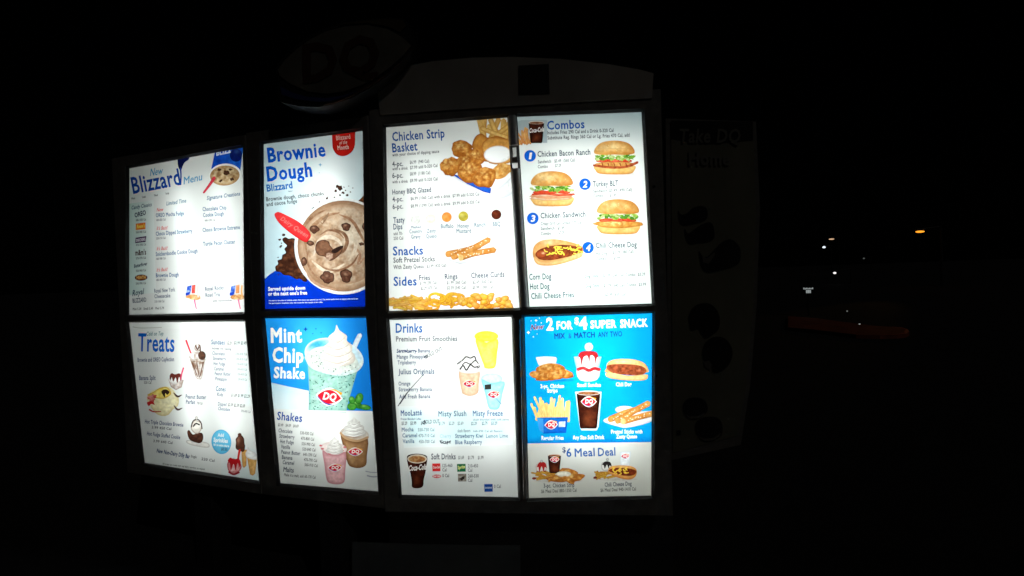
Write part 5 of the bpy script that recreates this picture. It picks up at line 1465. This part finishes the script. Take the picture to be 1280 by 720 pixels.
for k, nm, w in ((1, 'support post under the outer left cabinet', W1), (2, 'support post under the poster cabinet', W2)):
    oo, dd, aa = PLANES[k]
    c = oo + dd * w / 2 - NRM[k] * .09
    e_ = tag(empty('support_post', (c[0], c[1], 0), aa), 'dark steel ' + nm, 'post')
    MB().box((-.06, -.05, .015), (.06, .05, ZB[k] - .057), .004).build('column', SUP, e_)
    MB().box((-.13, -.11, 0.0), (.13, .11, .014), .002).build('base_plate', SUP, e_)

# ---- ground
ASPH = mat('asphalt', (.02, .02, .021), .9, noise=(3, .7), bump=(90, .6))
gr = MB().add([(-400, -200, 0), (400, -200, 0), (400, 600, 0), (-400, 600, 0)], [[0, 1, 2, 3]]).build('asphalt_ground', ASPH)
gr['kind'] = 'structure'
CONC = mat('worn_concrete', (.36, .35, .33), .85, noise=(1.6, .7), bump=(60, .4))
ln = MB().add([(-9, -2.2, .004), (7, -2.2, .004), (7, 1.75, .004), (-9, 1.75, .004)], [[0, 1, 2, 3]]).build('concrete_drive_lane', CONC)  # unseen pale slab added to bounce panel light onto header and frames
ln['kind'] = 'structure'
# red kerbed island at the right
def on_ground(x, y, z):
    dd = ray(x, y)
    return EYE + dd * ((z - CAMZ) / dd[2])
KERB = mat('red_kerb_paint', (.42, .085, .045), .6, noise=(4, .5))
isl = [on_ground(x, y, .07) for x, y in ((985, 395), (1020, 397.6), (1060, 403), (1095, 407.4), (1115, 408.6), (1128, 409.6), (1135, 412), (1136.6, 414.6), (1133, 417), (1122, 418.4), (1100, 419), (1070, 418.2), (1030, 413.4), (985, 409))]
n = len(isl)
v = [tuple(p) for p in isl] + [(p[0], p[1], 0.001) for p in isl]
nose = MB()
NP = [np.array(q) for q in isl[4:11]]
cn = sum(NP) / len(NP)
for q0, q1 in zip(NP[:-1], NP[1:]):
    a0, a1 = q0 + (cn - q0) * .0, q1
    i0, i1 = q0 + (cn - q0) / np.linalg.norm(cn - q0) * .09, q1 + (cn - q1) / np.linalg.norm(cn - q1) * .09
    nose.add([tuple(t + np.array([0, 0, .004])) for t in (a0, a1, i1, i0)], [[0, 1, 2, 3]])
nose.build('kerb_nose_marking', mat('reflective_red_paint', (.8, .12, .1), .4))['kind'] = 'structure'
mesh_obj('kerb_island', v, [list(range(n))] + [[i, n + i, n + (i + 1) % n, (i + 1) % n] for i in range(n)], KERB)['kind'] = 'structure'

# ---- far lamps
POLE = mat('lamp_pole_steel', (.05, .05, .05), .5, .6)
def lamp_mat(c, s): return mat('lamp_glow', (.8, .8, .8), .4, emit=(c, s))
def street_lamp(x, y, Y, w, h, c, s, label, arm=1.0):
    p = at_dist(x, y, Y)
    r = tag(empty('street_lamp', (p[0] + arm, p[1], 0)), label, 'street lamp', 'far lamps in the dark street')
    MB().tube((0, 0, 0), (0, 0, p[2] + .25), .07, .045).tube((0, 0, p[2] + .22), (-arm + w * .3, 0, p[2] + .16), .03, .025).build('pole', POLE, r)
    hd = MB().box((-arm - w / 2, -.12, p[2] + .5 * h + .003), (-arm + w / 2, .12, p[2] + .5 * h + .1), .02).build('lamp_head', POLE, r)
    q = MB()
    la, lo = np.radians(np.linspace(-88, 88, 8)), np.radians(np.arange(0, 360, 24))
    q.add([(-arm + w / 2 * math.cos(t) * math.cos(f), w / 4 * math.cos(t) * math.sin(f), p[2] + h / 2 * math.sin(t)) for t in la for f in lo],
          [[r_ * 15 + k, r_ * 15 + (k + 1) % 15, r_ * 15 + 15 + (k + 1) % 15, r_ * 15 + 15 + k] for r_ in range(7) for k in range(15)])
    q.build('lamp_lens', lamp_mat(c, s), hd)
    return r, p
r, p = street_lamp(1150, 289.6, 32, .44, .10, (1, .33, .02), 1.7, 'brightest orange street lamp, alone at the far right')
sp = bpy.data.lights.new('street_lamp_light', 'SPOT')
sp.energy = 48
sp.color = (1, .5, .12)
sp.spot_size = math.radians(11)
sp.spot_blend = .7
sp.shadow_soft_size = .08
so = bpy.data.objects.new('street_lamp_light', sp)
COL.objects.link(so)
so.parent = r
so.location = (-1.0, 0, p[2] - .12)
tgt = Vector(tuple((isl[0] + isl[12]) / 2)) - Vector((p[0], p[1], p[2]))
so.rotation_euler = tgt.to_track_quat('-Z', 'Y').to_euler()
street_lamp(1039.4, 298.9, 90, .78, .16, (1, .62, .36), .9, 'small peach coloured street lamp above the white one')
street_lamp(1030, 309, 90, .46, .3, (.8, .88, 1), 1.3, 'small bluish white lamp just below the peach one')
street_lamp(1043.4, 341.2, 40, .2, .13, (1, .95, .95), 1.2, 'low white lamp above the lit street sign')
street_lamp(1079.8, 323, 90, .26, .2, (.8, .9, .85), .09, 'faintest pale lamp between the peach and orange ones')
for x, y, b in ((1059, 389, .05), (1074.6, 405.6, .12)):
    p = on_ground(x, y + 4, 0)
    k_ = tag(empty('ground_marker_light', (p[0], p[1], 0)), 'tiny dim marker light %s' % ('in the dark lot above the red kerb' if b < .1 else 'standing at the edge of the red kerb'), 'marker light')
    hgt = 4 / FPX * p[1]
    MB().tube((0, 0, 0), (0, 0, hgt - .02), .02).build('post', POLE, k_)
    MB().tube((0, 0, hgt - .018), (0, 0, hgt + .012), .016, n=10).build('lamp_lens', lamp_mat((.9, .95, .9), b * 3), k_)
# small lit sign far off, its two rows of marks too small to read
p = at_dist(1010.5, 363, 16)
ss = tag(empty('lit_street_sign', (p[0], p[1], 0)), 'tiny low lit sign with two rows of white marks in the dark street', 'sign')
MB().tube((0, .03, 0), (0, .03, p[2] - .1), .02).build('post', POLE, ss)
MB().box((-.17, 0, p[2] - .11), (.17, .03, p[2] + .11), .006).build('sign_box', DARKPLATE, ss)
mk = MB()
for i in range(7):
    mk.box((-.125 + i * .036, -.008, p[2] + .03), (-.1 + i * .036, -.002, p[2] + .03 + (.045, .034, .04, .03, .036, .03, .042)[i]))
for i in range(3):
    mk.box((-.06 + i * .042, -.008, p[2] - .07), (-.026 + i * .042, -.002, p[2] + .01))
mk.build('lit_marks', lamp_mat((.85, .95, .95), .3), ss)
